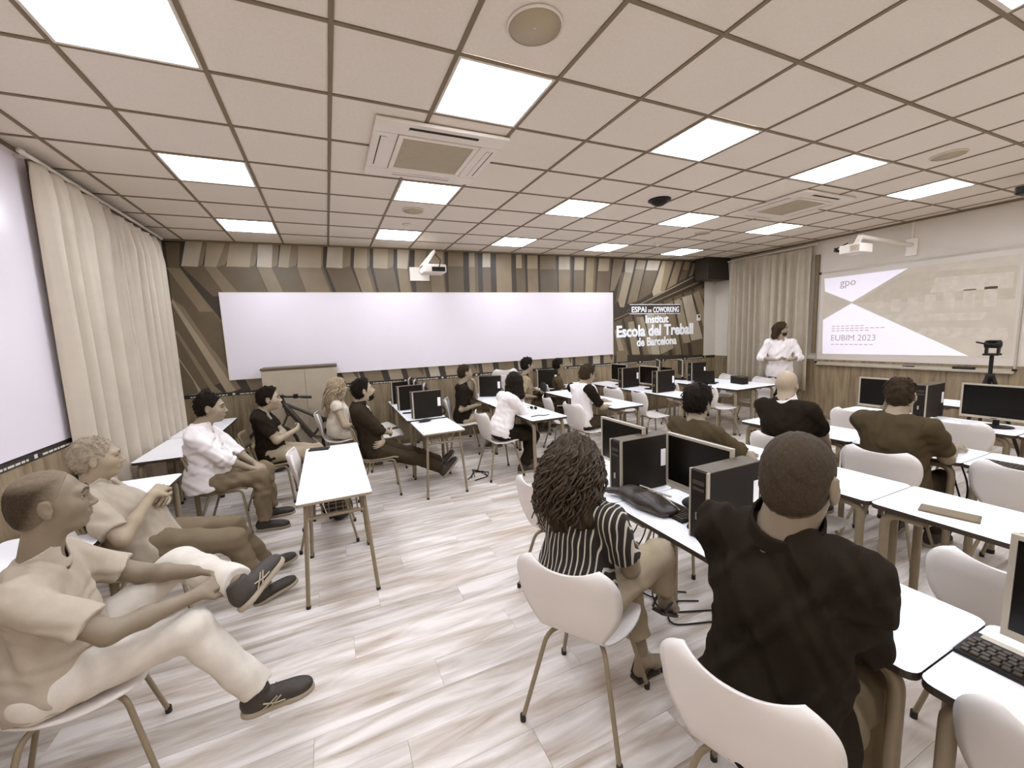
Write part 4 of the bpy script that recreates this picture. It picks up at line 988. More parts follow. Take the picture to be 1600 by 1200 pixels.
        if collar is not None:
            cd_ = nrm(nd*.85-fs*.25); c0 = nb+nd*.042; V, Q = skin([cap(c0-cd_*.045, c0+cd_*.055, .084*hs*G**.3, .073*hs*G**.3, .01, [(c0+cd_*.042-fs*.0, nrm(cd_*.9-fs*.35)), (c0-cd_*.042, -cd_)]), cap(c0-cd_*.05, c0+cd_*.1, .073*hs*G**.3, .0635*hs*G**.3, -.004), cap(c0+fs*.05, c0+fs*.12+cd_*.06, .022, .03, -.01)], hh); quads_obj('collar', [(V, Q)], [collar], root, origin)
    # ---- trousers
    if pants is not None and legs:
        e = .012; pp = [ell(hip+up*.02-fs*.01, Tm, (.118*G+e, .166*G**.7+e, .115+e), .05, [(hip+up*.10, up)])]
        for s in 'LR':
            dd = nrm(an[s]-kn[s]); cu = [(kn[s]+dd*sk_*pant_end, dd)]; pp += [cap(hj[s], kn[s], .085*G**.6+e, .058+e, .04), cap(kn[s], an[s]+dd*.05, .058+e, .047+e+.006, .035, cu)]
        V, Q = skin(pp, h, ripple=(.004*tight, 48, seed+9)); quads_obj('trousers', [(V, Q)], [pants], root, origin)
    # ---- shoes
    if legs and shoes is not None:
        for s in 'LR':
            td = np.asarray(toes[s], float) if toes and s in toes else fwd+lf*(.12 if s == 'L' else -.12)
            put_shoe(root, origin, an[s], td, (ups or {}).get(s, (0, 0, 1)), shoes, s in stripes)
    # ---- hair
    if hair:
        kind, hm = hair[0], hair[1]; opt = hair[2] if len(hair) > 2 else {}
        p0 = opt.get('line', (.066, .086)); inf = opt.get('inf', .012); hp_ = [ell(hp(-.020, 0, .038), Hm, np.array((.096+inf, .0755+inf*.8, .093+inf))*HS, .02), ell(hp(-.05, 0, -.012), Hm, np.array((.060+inf*.4, .066+inf*.6, .070))*HS, .03)]
        pc = hp(p0[0], 0, p0[1]); nv = nrm(F_*.90-Uh*.43); nv2 = nrm(F_*.5-Uh*.87); pc2 = hp(.022, 0, -.022); cuts = [(pc, nv), (pc2, nv2)]
        if opt.get('top'): hp_.append(ell(hp(.02, 0, .095), Hm, np.array((.08, .065, .045))*HS, .03))
        ear = [ell(hp(-.006, .088*q, -.004), Hm, np.array((.030, .020, .040))*HS, -.006) for q in (1, -1)]
        if kind == 'short':
            V, Q = skin(hp_+ear, hh, cuts=cuts, ripple=(.0022, 150, seed+3)); quads_obj('hair', [(V, Q)], [hm], root, origin); strands(V, root, origin, hm, F_, Uh, Lh, head, opt.get('tuft', .022+inf*.5), [160, 260, 420][near], seed, pc, nv, HS)
        elif kind == 'buzz':
            fadec = (pc, nv); V, Q = skin([ell(hp(-.014, 0, .034), Hm, np.array((.1005, .0785, .0955))*HS, .02), ell(hp(-.045, 0, -.022), Hm, np.array((.062, .0665, .066))*HS, .03)]+ear, hh, cuts=cuts, ripple=(.0010, 260, seed)); ho = quads_obj('hair', [(V, Q)], [stubble_mat(sk-12)], root, origin); fade(ho, origin, ((pc, nv), (pc2, nv2)), opt.get('fade', .05), opt.get('topfade', 0), hp(0, 0, .02), Uh)
        elif kind == 'fringe_bald':
            V, Q = skin([ell(hp(-.016, 0, .020), Hm, np.array((.098, .0815, .085))*HS, .02), ell(hp(-.045, 0, -.025), Hm, np.array((.060, .067, .060))*HS, .03)]+ear, hh, cuts=cuts+[(hp(0, 0, .055), Uh)], ripple=(.0012, 220, seed)); quads_obj('hair', [(V, Q)], [hm], root, origin)
        elif kind in ('long', 'curly'):
            ln = opt.get('len', .22); wd = opt.get('wid', .10); vol = [ell(hp(-.018, 0, .030), Hm, np.array((.104+inf, .084+inf, .098+inf))*HS, .03)]
            dn = nrm(np.array([0, 0, -1.0])*.85-F_*.25); vol += [cap(hp(-.045, wd*.55*q, .02), hp(-.045, wd*.8*q, -.02)+dn*ln*.8, .055, opt.get('tip', .045), .04) for q in (1, -1)]+[cap(hp(-.06, 0, .0), hp(-.05, 0, -.02)+dn*ln, .075, .06, .04)]
            vol += [ell(hp(.125, 0, -.05), Hm, np.array((.115, .062, .125)), -.02)]
            V, Q = skin(vol, hh, cuts=[], ripple=(opt.get('amp', .005), opt.get('fr', 90), seed)); quads_obj('hair', [(V, Q)], [hm], root, origin)
            if kind == 'curly':
                mb = MB(); rg = np.random.default_rng(seed); n = opt.get('n', 240); axd = nrm(np.array([0, 0, -1.0])*.9-F_*.2)
                for i in range(n):
                    a = rg.uniform(-2.55, 2.55)+math.pi; b = rg.uniform(.05, .95); rr = (math.sin(b*1.5))*(.092+inf*.9); st = head+HS*(-F_*.022+Uh*(.03+math.cos(b*1.5)*(.100+inf)))+F_*math.cos(a)*rr+Lh*math.sin(a)*rr*(.92)
                    out = nrm(F_*math.cos(a)+Lh*math.sin(a)); L_ = rg.uniform(.6, 1.05)*ln*(.55+.5*b)+.05; k1 = rg.uniform(11, 22); ph = rg.uniform(0, 6); rad = rg.uniform(.009, .019); pts = []
                    for q in range(17):
                        t_ = q/16; dwn = st+out*(.045*opt.get('puff', 1.0)*math.sin(min(1, t_*1.3)*1.57)-.02*t_)+axd*L_*(t_**1.1); e1 = out; e2 = np.cross(axd, out)
                        pts.append(dwn+(e1*math.cos(k1*t_+ph)+e2*math.sin(k1*t_+ph))*rad*min(1, t_*4))
                    mb.tube([tuple(p-origin) for p in pts], [.0058*(1-.5*(q/16)) for q in range(17)], 5)
                mb.build('curls', opt.get('curl_mat', hm), root)
    # ---- small face pieces
    if eyes:
        for q in (1, -1):
            mb = MB(); c = hp(.0765, .0325*q, .0115)-origin; fr2 = nrm(F_)
            for (off, r_, mi) in ((0, .0125*HS, 0), (.0064*HS, .0080*HS, 1)):
                n_ = 8; vs = []; cc = c+fr2*off
                for i in range(n_+1):
                    for j in range(12): a_, b_ = math.pi*i/n_, 2*math.pi*j/12; vs.append(cc+r_*(math.sin(a_)*math.cos(b_)*Lh+math.sin(a_)*math.sin(b_)*Uh*.85+math.cos(a_)*F_*.92))
                mb.add(vs, [(i*12+j, i*12+(j+1) % 12, (i+1)*12+(j+1) % 12, (i+1)*12+j) for i in range(n_) for j in range(12)], mi, True)
            mb.build('eye', [m_eye, m_iris], root)
            bm_ = hair[2].get('brow') if hair and len(hair) > 2 and hair[2].get('brow') else (hair[1] if hair else m_brow)
            mb = MB().tube([tuple(hp(.083, .053*q, .030)-origin), tuple(hp(.095, .036*q, .0415)-origin), tuple(hp(.1005, .016*q, .036)-origin)], [.003, .0048, .0045], 6); mb.build('eyebrow', bm_, root)
        mb = MB().tube([tuple(hp(.0885, .0235, -.0615)-origin), tuple(hp(.0985, .010, -.0608)-origin), tuple(hp(.1000, 0, -.0605)-origin), tuple(hp(.0985, -.010, -.0608)-origin), tuple(hp(.0885, -.0235, -.0615)-origin)], [.0012, .002, .0022, .002, .0012], 5); mb.build('mouth_line', m_mouth, root)
    if beard is not None:
        V, Q = skin([ell(hp(.0225, 0, -.036), Hm, np.array((.0755, .0635, .085))*HS, .03), ell(hp(.055, 0, -.094), Hm, np.array((.036, .033, .028))*HS, .03), ell(hp(.081, 0, -.058), Hm, np.array((.0245, .031, .021))*HS, .012), ell(hp(.098, 0, -.0615), Hm, np.array((.026, .024, .0085))*HS, -.004)], hh, cuts=[(hp(.095, 0, -.046), nrm(Uh*.88+F_*.45)), (hp(.012, 0, -.05), nrm(-F_*.95+Uh*.1))], ripple=(.0015, 200, 4)); quads_obj('beard', [(V, Q)], [beard], root, origin)
    if glasses:
        mb = MB()
        for q in (1, -1):
            c = hp(.108, .034*q, .008)-origin; mb.tube([tuple(c+.025*math.cos(a)*Lh+.019*math.sin(a)*Uh) for a in np.linspace(0, 2*math.pi, 16, endpoint=False)], .0022, 5, closed=True, cap=False)
            mb.tube([tuple(hp(.106, .058*q, .012)-origin), tuple(hp(-.005, .088*q, .016)-origin)], .0022, 5)
        mb.tube([tuple(hp(.110, .010, .010)-origin), tuple(hp(.110, -.010, .010)-origin)], .0022, 5); mb.build('glasses', m_black, root)
    root_info[root.name] = dict(sh=sh, el=el, wr=wr, kn=kn, an=an, hj=hj, head=head, origin=origin, neck=neck, up=up, fs=fs, lf=lf2)
    return root
root_info = {}
m_brow = mat('brow_hair', (60, 50, 38), .8); m_mouth = mat('mouth_shadow', (78, 62, 48), .7)
def fade(o, origin, planes, dist, topf, tc_, Uh):
    me = o.data; n = len(me.vertices); co = np.empty(n*3, np.float32); me.vertices.foreach_get('co', co); co = co.reshape(-1, 3)+np.asarray(origin)
    d = np.minimum(*[np.clip(-((co-pc)@nv)/dd, 0, 1) for (pc, nv), dd in zip(planes, (dist, min(dist, .025)))])
    if topf: d = np.minimum(d, np.clip(1-((co-tc_)@Uh-topf)/.05, .25, 1))
    a = me.attributes.new('thick', 'FLOAT', 'POINT'); a.data.foreach_set('value', d.astype(np.float32))
def stubble_mat(v):
    nm = 'cropped_hair_%d' % v
    if nm in _M: return _M[nm]
    M = mat(nm, (56, 46, 33), .8, .2, 150, spec=.2); nt = M.node_tree; N, L = nt.nodes, nt.links; b = N['Principled BSDF']; src = b.inputs['Base Color'].links[0].from_socket
    at = N.new('ShaderNodeAttribute'); at.attribute_name = 'thick'; nz = N.new('ShaderNodeTexNoise'); nz.inputs['Scale'].default_value = 260; tc = N.new('ShaderNodeTexCoord'); L.new(tc.outputs['Object'], nz.inputs['Vector'])
    ml = N.new('ShaderNodeMath'); ml.operation = 'MULTIPLY_ADD'; ml.inputs[1].default_value = .5; L.new(nz.outputs['Fac'], ml.inputs[0]); ml.inputs[2].default_value = -.25; ad = N.new('ShaderNodeMath'); ad.operation = 'ADD'; ad.use_clamp = True; L.new(at.outputs['Fac'], ad.inputs[0]); L.new(ml.outputs[0], ad.inputs[1])
    mx = N.new('ShaderNodeMix'); mx.data_type = 'RGBA'; L.new(ad.outputs[0], mx.inputs[0]); mx.inputs[6].default_value = (*lin((v, int(v*.90), int(v*.765))), 1); L.new(src, mx.inputs[7]); L.new(mx.outputs[2], b.inputs['Base Color']); return M
def strands(V, root, origin, hm, F_, Uh, Lh, head, ln, n, seed, pc, nv, HS):
    rg = np.random.default_rng(seed+77); c = head+Uh*.03*HS-F_*.015*HS; out = V-c; dist = np.linalg.norm(out, axis=1); outn = out/dist[:, None]
    ok = (dist > .082*HS) & (((V-head)@Uh > -.075*HS)); idx = np.nonzero(ok)[0]
    if len(idx) == 0: return
    mb = MB(); par = rg.uniform(-.02, .02)
    for i in rg.choice(idx, n):
        p = V[i]; o = outn[i]; f = (p-head)@F_; flow = -F_*(.75 if f > -.03 else .25)-Uh*(.15 if f > -.02 else .85)+Lh*np.sign((p-head)@Lh-par)*.45+rg.normal(size=3)*.28; flow = flow-o*(flow@o); flow = nrm(flow); edge = np.clip(-((p-pc)@nv)/.03, .15, 1)
        L_ = ln*rg.uniform(.7, 1.4)*edge; lift = rg.uniform(.1, .45); q = [p-o*.003, p+flow*L_*.5+o*L_*lift*.55, p+flow*L_+o*L_*lift*.35]
        mb.tube([tuple(v-origin) for v in q], [.0036, .003, .0008], 4, cap=False)
    mb.build('hair_tufts', hm, root)['kind'] = 'stuff'
def cloth(name, rgb, var=.06, bump=.12): return mat(name, rgb, .9, var, 18, bump=bump, bscale=260, spec=.08)
def stripes_mat(name, dark, light, n=75):
    M = bpy.data.materials.new(name); M.use_nodes = True; nt = M.node_tree; N, L = nt.nodes, nt.links; b = N['Principled BSDF']; b.inputs['Roughness'].default_value = .85
    tc = N.new('ShaderNodeTexCoord'); wv = N.new('ShaderNodeTexWave'); wv.wave_type = 'BANDS'; wv.bands_direction = 'DIAGONAL'; mp = N.new('ShaderNodeMapping'); mp.inputs['Rotation'].default_value = (0, 0, R(-83)); mp.inputs['Scale'].default_value = (1, 0, 0)
    wv.bands_direction = 'X'; wv.inputs['Scale'].default_value = n; wv.inputs['Distortion'].default_value = .5; wv.inputs['Detail'].default_value = 0; wv.inputs['Detail Scale'].default_value = .3
    dt = N.new('ShaderNodeVectorMath'); dt.operation = 'DOT_PRODUCT'; dt.inputs[1].default_value = (-math.sin(R(24)), math.cos(R(24)), .05); cx_ = N.new('ShaderNodeCombineXYZ'); L.new(tc.outputs['Object'], dt.inputs[0]); L.new(dt.outputs['Value'], cx_.inputs[0]); L.new(cx_.outputs[0], wv.inputs['Vector']); cr = N.new('ShaderNodeValToRGB'); cr.color_ramp.interpolation = 'CONSTANT'
    cr.color_ramp.elements[0].color = (*lin(dark), 1); cr.color_ramp.elements[1].color = (*lin(light), 1); cr.color_ramp.elements[1].position = .86; L.new(wv.outputs['Fac'], cr.inputs['Fac']); L.new(cr.outputs['Color'], b.inputs['Base Color']); return M
# ================================================================== DESKS
for y, lab in ((-3.05, 'white desk in the nearest row, lowest right with the keyboard'), (-1.675, 'white desk in the nearest row, in front of the man in black'), (-.30, 'white desk in the nearest row, under the far tower and monitor behind the curly-haired woman')):
    long_desk(1.31, y, 1.37 if y < -1 else .80, lab)
for y, L, lab in ((-2.36, 1.37, 'white desk in the second row with the dark tablet'), (-.985, 1.37, 'white desk in the second row, where the dark-haired listener sits')): long_desk(2.56, y, L, lab)
for y, L, lab in ((-2.32, 1.37, 'white desk in the third row at the right edge of the photo'), (-.945, .66, 'short white desk in the third row before the man leaning his cheek on his hand'), (-.28, 1.0, 'white desk in the third row before the bald man')): long_desk(3.80, y, L, lab)
for y, L, lab in ((-.86, 1.37, 'white desk in the fourth row carrying the wide monitors'), (-2.24, 1.37, 'white desk in the fourth row at the far right edge')): long_desk(5.05, y, L, lab)
long_desk(6.30, -.95, 1.2, 'rearmost white desk below the slide board')
school_desk(.71, 2.12, 'small white desk with the dark case, in front of the computer towers')
long_desk(.68, 2.89, 1.2, 'white desk with computer towers left of the middle aisle'); long_desk(.68, 4.1, .60, 'short white desk against the mural wall behind the towers')
long_desk(1.96, 2.0, 1.37, 'white desk with papers before the woman in white'); long_desk(1.96, 3.38, 1.2, 'white desk with the dark tower beyond the woman in white')
long_desk(3.20, 2.05, 1.9, 'white desk before the young man with dark sleeves')
long_desk(4.44, 2.1, 1.37, 'white desk with towers right of the young man with dark sleeves'); long_desk(4.44, 3.48, 1.0, 'white desk at the mural wall under two screens'); long_desk(3.0, 4.62, 1.2, 'white desk against the mural wall behind the man with folded arms', w=.40, rz=-90)
long_desk(5.68, 2.18, 1.37, 'white desk with the open laptop near the presenter'); long_desk(6.18, 2.18, 1.37, 'white desk with the dark box, nearest the presenter'); long_desk(5.68, 3.56, .85, 'white desk beyond the laptop, near the corner')
school_desk(-.42, .69, 'small white desk standing alone in the aisle, its nearer half'); school_desk(-.42, 1.445, 'small white desk standing alone in the aisle, its farther half')
long_desk(-1.86, -.42, 1.35, 'white desk along the left wall behind the nearest man'); long_desk(-1.80, .99, .90, 'white desk along the left wall beside the grey-haired man'); long_desk(-1.86, 2.50, 1.0, 'white desk along the left wall behind the man in the white shirt'); long_desk(-1.88, 3.52, 1.1, 'white desk along the left wall at the mural corner')

# ================================================================== CHAIRS
shell_chair(-1.16, -.10, 14, 'white shell chair under the nearest man at the lower left')
shell_chair(.85, -.70, 34, 'white shell chair under the curly-haired woman in stripes')
shell_chair(1.02, -1.43, 18, 'white shell chair of the broad man in black, its back nearest the viewer')
shell_chair(1.22, .10, 14, 'white shell chair behind the curly-haired woman, pushed to the desk')
shell_chair(1.51, -1.99, 2, 'white shell chair at the lower right corner, before the keyboard')
shell_chair(2.36, -1.60, 8, 'empty white shell chair in the second row, before the tablet')
shell_chair(2.70, -.56, 4, 'white shell chair mostly hidden by the head of the man in black')
shell_chair(2.28, .02, 6, 'white shell chair under the listener with thick dark hair')
shell_chair(3.66, -.62, 6, 'white shell chair under the man leaning on his hand')
shell_chair(3.92, -1.24, 4, 'empty white shell chair in the third row at the right edge')
shell_chair(3.50, .02, 8, 'white shell chair under the bald man')
shell_chair(5.10, .22, 6, 'empty white shell chair in the fourth row, left one')
shell_chair(5.18, -.50, 8, 'empty white shell chair in the fourth row, right one beside the leaning man')
shell_chair(-.26, 1.75, 0, 'white shell chair pushed under the lone aisle desk')
shell_chair(-.10, 3.74, 0, 'white shell chair under the woman with long blond curls')
shell_chair(.52, 3.62, -8, 'white shell chair left of the towers, nearer one'); shell_chair(.50, 4.18, 10, 'white shell chair left of the towers, farther one')
shell_chair(1.74, 2.50, 2, 'white shell chair under the woman in the white top')
shell_chair(1.66, 3.72, -20, 'white shell chair under the man with his hand to his mouth')
shell_chair(2.96, 2.35, 4, 'white shell chair under the young man with dark sleeves'); shell_chair(2.96, 2.98, -12, 'empty white shell chair just beyond the young man with dark sleeves')
shell_chair(4.26, 3.18, 4, 'empty white shell chair with a wide front-on back, before the left far tower'); shell_chair(4.30, 2.56, -12, 'empty white shell chair seen from its side before the right far tower'); shell_chair(4.22, 3.85, 8, 'small far white shell chair right of the young man\'s head')
shell_chair(5.55, 3.18, -10, 'white shell chair behind the dark-haired listener\'s head, left one'); shell_chair(5.58, 2.42, -12, 'white shell chair with its seat showing, right of the dark-haired listener\'s head')
shell_chair(6.57, 2.50, 178, 'white shell chair facing us at the desk end, before the presenter'); shell_chair(6.57, 3.2, 176, 'white shell chair behind the dark box')
shell_chair(2.95, 4.22, -25, 'white shell chair under the man in the grey tee by the wall'); shell_chair(3.66, 4.25, -20, 'white shell chair under the man with folded arms by the wall')
for k_ in range(5): shell_chair(2.62, 4.46, 84, ['lowest white chair of the stack by the mural wall', 'second lowest white chair of the stack by the mural wall', 'middle white chair of the stack by the mural wall', 'second highest white chair of the stack by the mural wall', 'topmost white chair of the stack behind the man in the grey tee'][k_], lift=.085*k_)['group'] = 'stacked white chairs'
school_chair(-1.24, .98, 0, 'brown school chair under the grey-haired man'); school_chair(-1.12, 2.38, -6, 'brown school chair under the man in the white shirt'); school_chair(-.82, 3.0, 0, 'brown school chair under the man in the black tee'); school_chair(.29, 2.62, -4, 'brown school chair under the bearded man')
school_chair(-1.28, 4.02, 180, 'empty brown school chair by the left corner')

# ================================================================== COMPUTERS AND SMALL THINGS
tower(1.42, -.20, 0, 'black tower behind the curly-haired woman, left of the two near towers'); tower(1.40, -.84, 0, 'black tower right beside the man in black, cut by his shoulder')
monitor(1.66, .03, 0, 'monitor left of the near tower, seen past the curly hair'); monitor(1.70, -.57, 0, 'monitor between the two near towers'); monitor(1.62, -1.97, 0, 'monitor cut by the right edge, above the big keyboard')
keyboard(1.46, -.47, 0, 'black keyboard in front of the monitor between the near towers'); keyboard(1.52, -1.90, 0, 'big black keyboard with a silver strip at the lower right', strip=True, single=True)
mouse(1.50, -.74, 0, 'black mouse by the near tower')
monitor(3.98, -1.42, 0, 'monitor at the right edge of the third row'); keyboard(3.86, -1.22, 0, 'black keyboard under the monitor in the third row')
monitor(5.22, .12, 0, 'monitor left of the leaning man, against the wood wall'); tower(5.22, -.17, 0, 'black tower just right of the leaning man\'s head'); monitor(5.30, -.66, 0, 'wide monitor below the tripod'); mouse(5.14, -.62, 30, 'black mouse under the wide monitor')
tower(.76, 2.97, 2, 'black tower nearest in the left group, with a paper sticker'); tower(.70, 3.72, 2, 'black tower in the middle of the left group'); tower(.70, 4.36, 2, 'black tower rearmost in the left group')
for i, y in enumerate((3.25, 3.9, 4.32)): monitor(1.0, y+.05, -14, ['monitor edge-on behind the nearest left tower', 'monitor edge-on behind the middle left tower', 'monitor edge-on behind the rearmost left tower'][i])
tower(4.48, 3.52, 0, 'far black tower on the left, behind the front-on white chair'); tower(4.50, 2.72, 0, 'far black tower on the right, behind the side-on white chair'); monitor(4.72, 3.85, 0, 'far monitor showing behind the left far tower'); monitor(4.74, 3.10, 0, 'far monitor between the two far towers')
monitor(5.85, 4.05, -35, 'far wall monitor, left of a pair'); monitor(6.10, 3.72, -35, 'far wall monitor, right of a pair'); tower(6.02, 3.42, 0, 'black tower right of the pair of wall monitors')
tower(2.1, 4.2, -30, 'black tower behind the woman in white, at the mural wall'); monitor(4.22, 4.18, -8, 'monitor behind the head of the young man with dark sleeves'); tower(3.36, 4.48, -40, 'black tower at the wall between the two men by the wall')
laptop(6.00, 3.02, 205, 'dark open laptop on the desk near the presenter'); laptop(6.05, 3.9, 180, 'dark open laptop by the far corner')
t = thing('cardboard_box', 'small dark box on the desk in front of the presenter', 'box', (6.32, 2.62, TZ), R(-12)); MB().box((-.06, -.14, 0), (.06, .14, .13), bev=.004).build('carton', m_black, t); MB().box((-.061, -.141, .115), (.061, .141, .134), bev=.003).build('lid', m_key, t)
t = thing('tablet', 'dark grey tablet lying on the second-row desk', 'tablet', (2.72, -1.26, TZ), R(14)); MB().box((-.055, -.11, 0), (.055, .11, .009), bev=.003).build('case', mat('tablet_case', (98, 84, 62), .5), t); MB().box((-.05, -.10, .009), (.05, .10, .0098)).build('cover', mat('tablet_cover', (110, 96, 72), .45), t)
t = thing('phone', 'dark phone on the second-row desk by the near tower', 'phone', (2.66, -.28, TZ), R(20)); MB().box((-.036, -.075, 0), (.036, .075, .009), bev=.003).build('case', m_black, t); MB().box((-.033, -.07, .009), (.033, .07, .0095)).build('screen', m_screen, t)
t = thing('phone', 'small dark phone on the desk left of the nearest left tower', 'phone', (.78, 3.42, TZ), R(80)); MB().box((-.036, -.07, 0), (.036, .07, .009), bev=.003).build('case', m_black, t); MB().box((-.033, -.065, .009), (.033, .065, .0095)).build('screen', m_screen, t)
t = thing('glasses_case', 'dark rounded case on the small desk before the towers', 'case', (.87, 2.77, .735), R(12)); MB().lathe([(0, -.085), (.022, -.07), (.03, -.02), (.03, .03), (.022, .07), (0, .085)], 14, M=Matrix.Translation((0, 0, .02)) @ Matrix.Diagonal((1, 1, .66, 1)) @ Matrix.Rotation(math.pi/2, 4, 'Y')).build('shell', m_black, t); MB().box((-.08, -.031, .018), (.08, .031, .021), bev=.001).build('seam', m_key, t)
t = thing('tablet', 'dark folder lying on the farther half of the aisle desk', 'folder', (-.30, 2.10, .735), R(80)); MB().box((-.05, -.09, 0), (.05, .09, .012), bev=.003).build('cover', m_black, t); MB().box((-.048, -.088, .003), (.0505, .088, .009)).build('pages', m_key, t)
# papers, bottle, sunglasses and cable on the desk of the woman in white
for i, (x, y, a) in enumerate(((2.25, 2.28, 12), (2.30, 2.62, -8), (2.20, 2.95, 5))):
    o = MB().box((-.105, -.148, 0), (.105, .148, .0012+.0006*i)).build('paper_sheet', m_paper, None, (x, y, TZ+.0002)); o.rotation_euler.z = R(a); tag(o, ['white paper sheet at the near end of the desk of the woman in white', 'white paper sheet in the middle of the desk of the woman in white', 'white paper sheet under the elbow of the woman in white'][i], 'paper', 'paper sheets on the desk')
t = thing('bottle', 'tall pale metal bottle standing on the desk beside the woman in white', 'bottle', (2.38, 3.14, TZ)); MB().lathe([(0, 0), (.034, 0), (.036, .01), (.036, .19), (.030, .205)], 20).build('body', m_silver, t); MB().lathe([(.031, .203), (.031, .245), (.028, .25), (0, .25)], 20).build('cap', m_leg, t)
t = thing('sunglasses', 'dark sunglasses with a looped cord on the desk with papers', 'sunglasses', (2.30, 2.62, TZ+.012), R(30))
for q in (1, -1): MB().tube([(.0, .032*q+.024*math.cos(a), .014+.018*math.sin(a)) for a in np.linspace(0, 6.28, 14, endpoint=False)], .004, 5, closed=True, cap=False).build('rim', m_black, t); MB().box((-.001, .032*q-.02, .0), (.001, .032*q+.02, .028)).build('lens', m_screen, t); MB().tube([(0, .058*q, .02), (-.12, .06*q, .012)], .003, 5).build('temple', m_black, t)
MB().tube([(.02+.09*math.sin(a*1.3), .12+.08*math.cos(a), .006+.02*abs(math.sin(a*.5))) for a in np.linspace(0, 8, 40)], .0035, 6).build('cord', m_leg, t)
o = MB().tube([(2.05, 2.2, TZ+.006), (2.15, 2.2, TZ+.012), (2.22, 2.17, TZ+.006), (2.3, 2.2, TZ+.006)], .006, 8).build('pen', m_black); tag(o, 'dark pen lying on the paper at the near corner of the desk', 'pen')
# loose cables on the floor
mb = MB(); 
for k in range(3): mb.tube([(1.30+.05*k, 2.50+.02*k, .006), (1.46, 2.72+.05*k, .006), (1.62-.05*k, 2.62+.06*k, .006), (1.55, 2.48, .006), (1.36, 2.42, .006)], .006, 6)
tag(mb.build('floor_cable', m_black), 'dark cable loops on the floor beside the bearded man\'s shoes', 'cable')
mb = MB()
for k in range(5): mb.tube(bend([(1.78, -.25+.07*k, TZ-.04), (1.80+.02*k, -.3+.1*k, .3), (1.72-.05*k, -.35+.12*k, .012), (1.55+.06*k, -.5+.1*k, .008), (1.9, -.62+.1*k, .008)], .12), .005, 6)
tag(mb.build('floor_cable', m_black), 'tangle of black cables hanging under the near desk to the floor', 'cable')
mb = MB()
for k in range(4): mb.tube(bend([(4.0, -1.0+.06*k, TZ-.04), (4.1, -1.05+.07*k, .5), (4.0+.03*k, -.9, .3), (4.15, -.8+.05*k, .02), (4.3, -.7, .01)], .1), .006, 6)
tag(mb.build('desk_cable', m_black), 'black cables hanging under the short third-row desk', 'cable')
# black pouch with a chain zip and its strap, on the near desk
t = thing('handbag', 'black leather pouch with a metal zip lying on the near desk beside the woman', 'bag', (1.44, -.44, TZ), R(0))
I3 = np.eye(3); Vb, Qb = skin([ell((0, .02, .045), I3, (.085, .15, .055), .03), ell((.03, -.10, .03), I3, (.07, .09, .035), .03), cap((-.02, .14, .05), (-.07, .24, .035), .035, .02, .03)], .008, cuts=[((0, 0, .002), (0, 0, -1))], ripple=(.004, 45, 3)); m_leather = mat('black_leather', (50, 42, 33), .42, .15, 25, bump=.1, bscale=200)
quads_obj('pouch', [(Vb, Qb)], [m_leather], t, (0, 0, 0)); MB().tube([(.05, .10, .088), (.066, .0, .088), (.08, -.1, .06), (.085, -.17, .03)], .005, 6).build('zip', m_silver, t)
mb = MB()
for k in range(7): mb.tube([(.03+.010*math.cos(a)+.012*k, -.01-.012*k+.008*math.sin(a), .098-.004*k) for a in np.linspace(0, 6.28, 8, endpoint=False)], .0025, 5, closed=True, cap=False)
mb.build('chain', m_silver, t); MB().tube(bend([(-.06, .22, .045), (-.145, .26, .03), (-.155, .25, -.15), (-.15, .2, -.22), (-.145, .18, -.1), (-.13, .21, .01)], .05), .011, 8).build('strap', m_leather, t)
# black backpack on the floor under the aisle desk, and a bag by the wall
def backpack(x, y, rz, label):
    t = thing('backpack', label, 'bag', (x, y, 0), R(rz)); V_, Q_ = skin([ell((0, 0, .19), I3, (.11, .15, .2), .04), ell((.07, 0, .12), I3, (.06, .12, .11), .03)], .010, cuts=[((0, 0, .004), (0, 0, -1))], ripple=(.004, 40, 5)); quads_obj('bag_body', [(V_, Q_)], [mat('black_nylon', (40, 34, 27), .75, .12, 20)], t, (0, 0, 0))
    for q in (1, -1): MB().tube(bend([(-.09, .06*q, .34), (-.16, .08*q, .25), (-.11, .08*q, .06)], .06), .012, 8).build('strap', m_black, t)
    MB().tube([(-.03, -.03, .385), (0, 0, .42), (-.03, .03, .385)], .008, 8).build('handle', m_black, t); MB().tube([(.10, -.1, .2), (.13, 0, .22), (.10, .1, .2)], .004, 6).build('zip', m_silver, t); return t
backpack(-.18, 2.12, 20, 'black backpack on the floor under the aisle desk'); bp_ = backpack(3.22, 4.02, 40, 'small dark bag on the desk beside the man with folded arms'); bp_.location.z = TZ; bp_.scale = (.42, .42, .42)
# cupboard behind the man in the black tee
t = thing('cupboard', 'low two-door cupboard with a dark top in front of the whiteboard', 'cupboard', (-.53, 4.56, 0)); MB().box((-.48, -.20, .06), (.48, .16, 1.40)).build('body', m_cup, t); MB().box((-.46, -.17, 0), (.46, .14, .06)).build('plinth', m_under, t); MB().box((-.49, -.225, 1.40), (.49, .17, 1.43), bev=.004).build('top', mat('cupboard_top', (88, 74, 54), .5), t)
for x0, x1, hx in ((-.477, .052, .02), (.056, .477, .09)): d_ = MB().box((x0, -.219, .07), (x1, -.201, 1.392), bev=.002).build('door', m_cup, t); MB().tube([(hx, -.235, .72), (hx, -.235, .84)], .006, 8).build('handle', m_silver, d_)
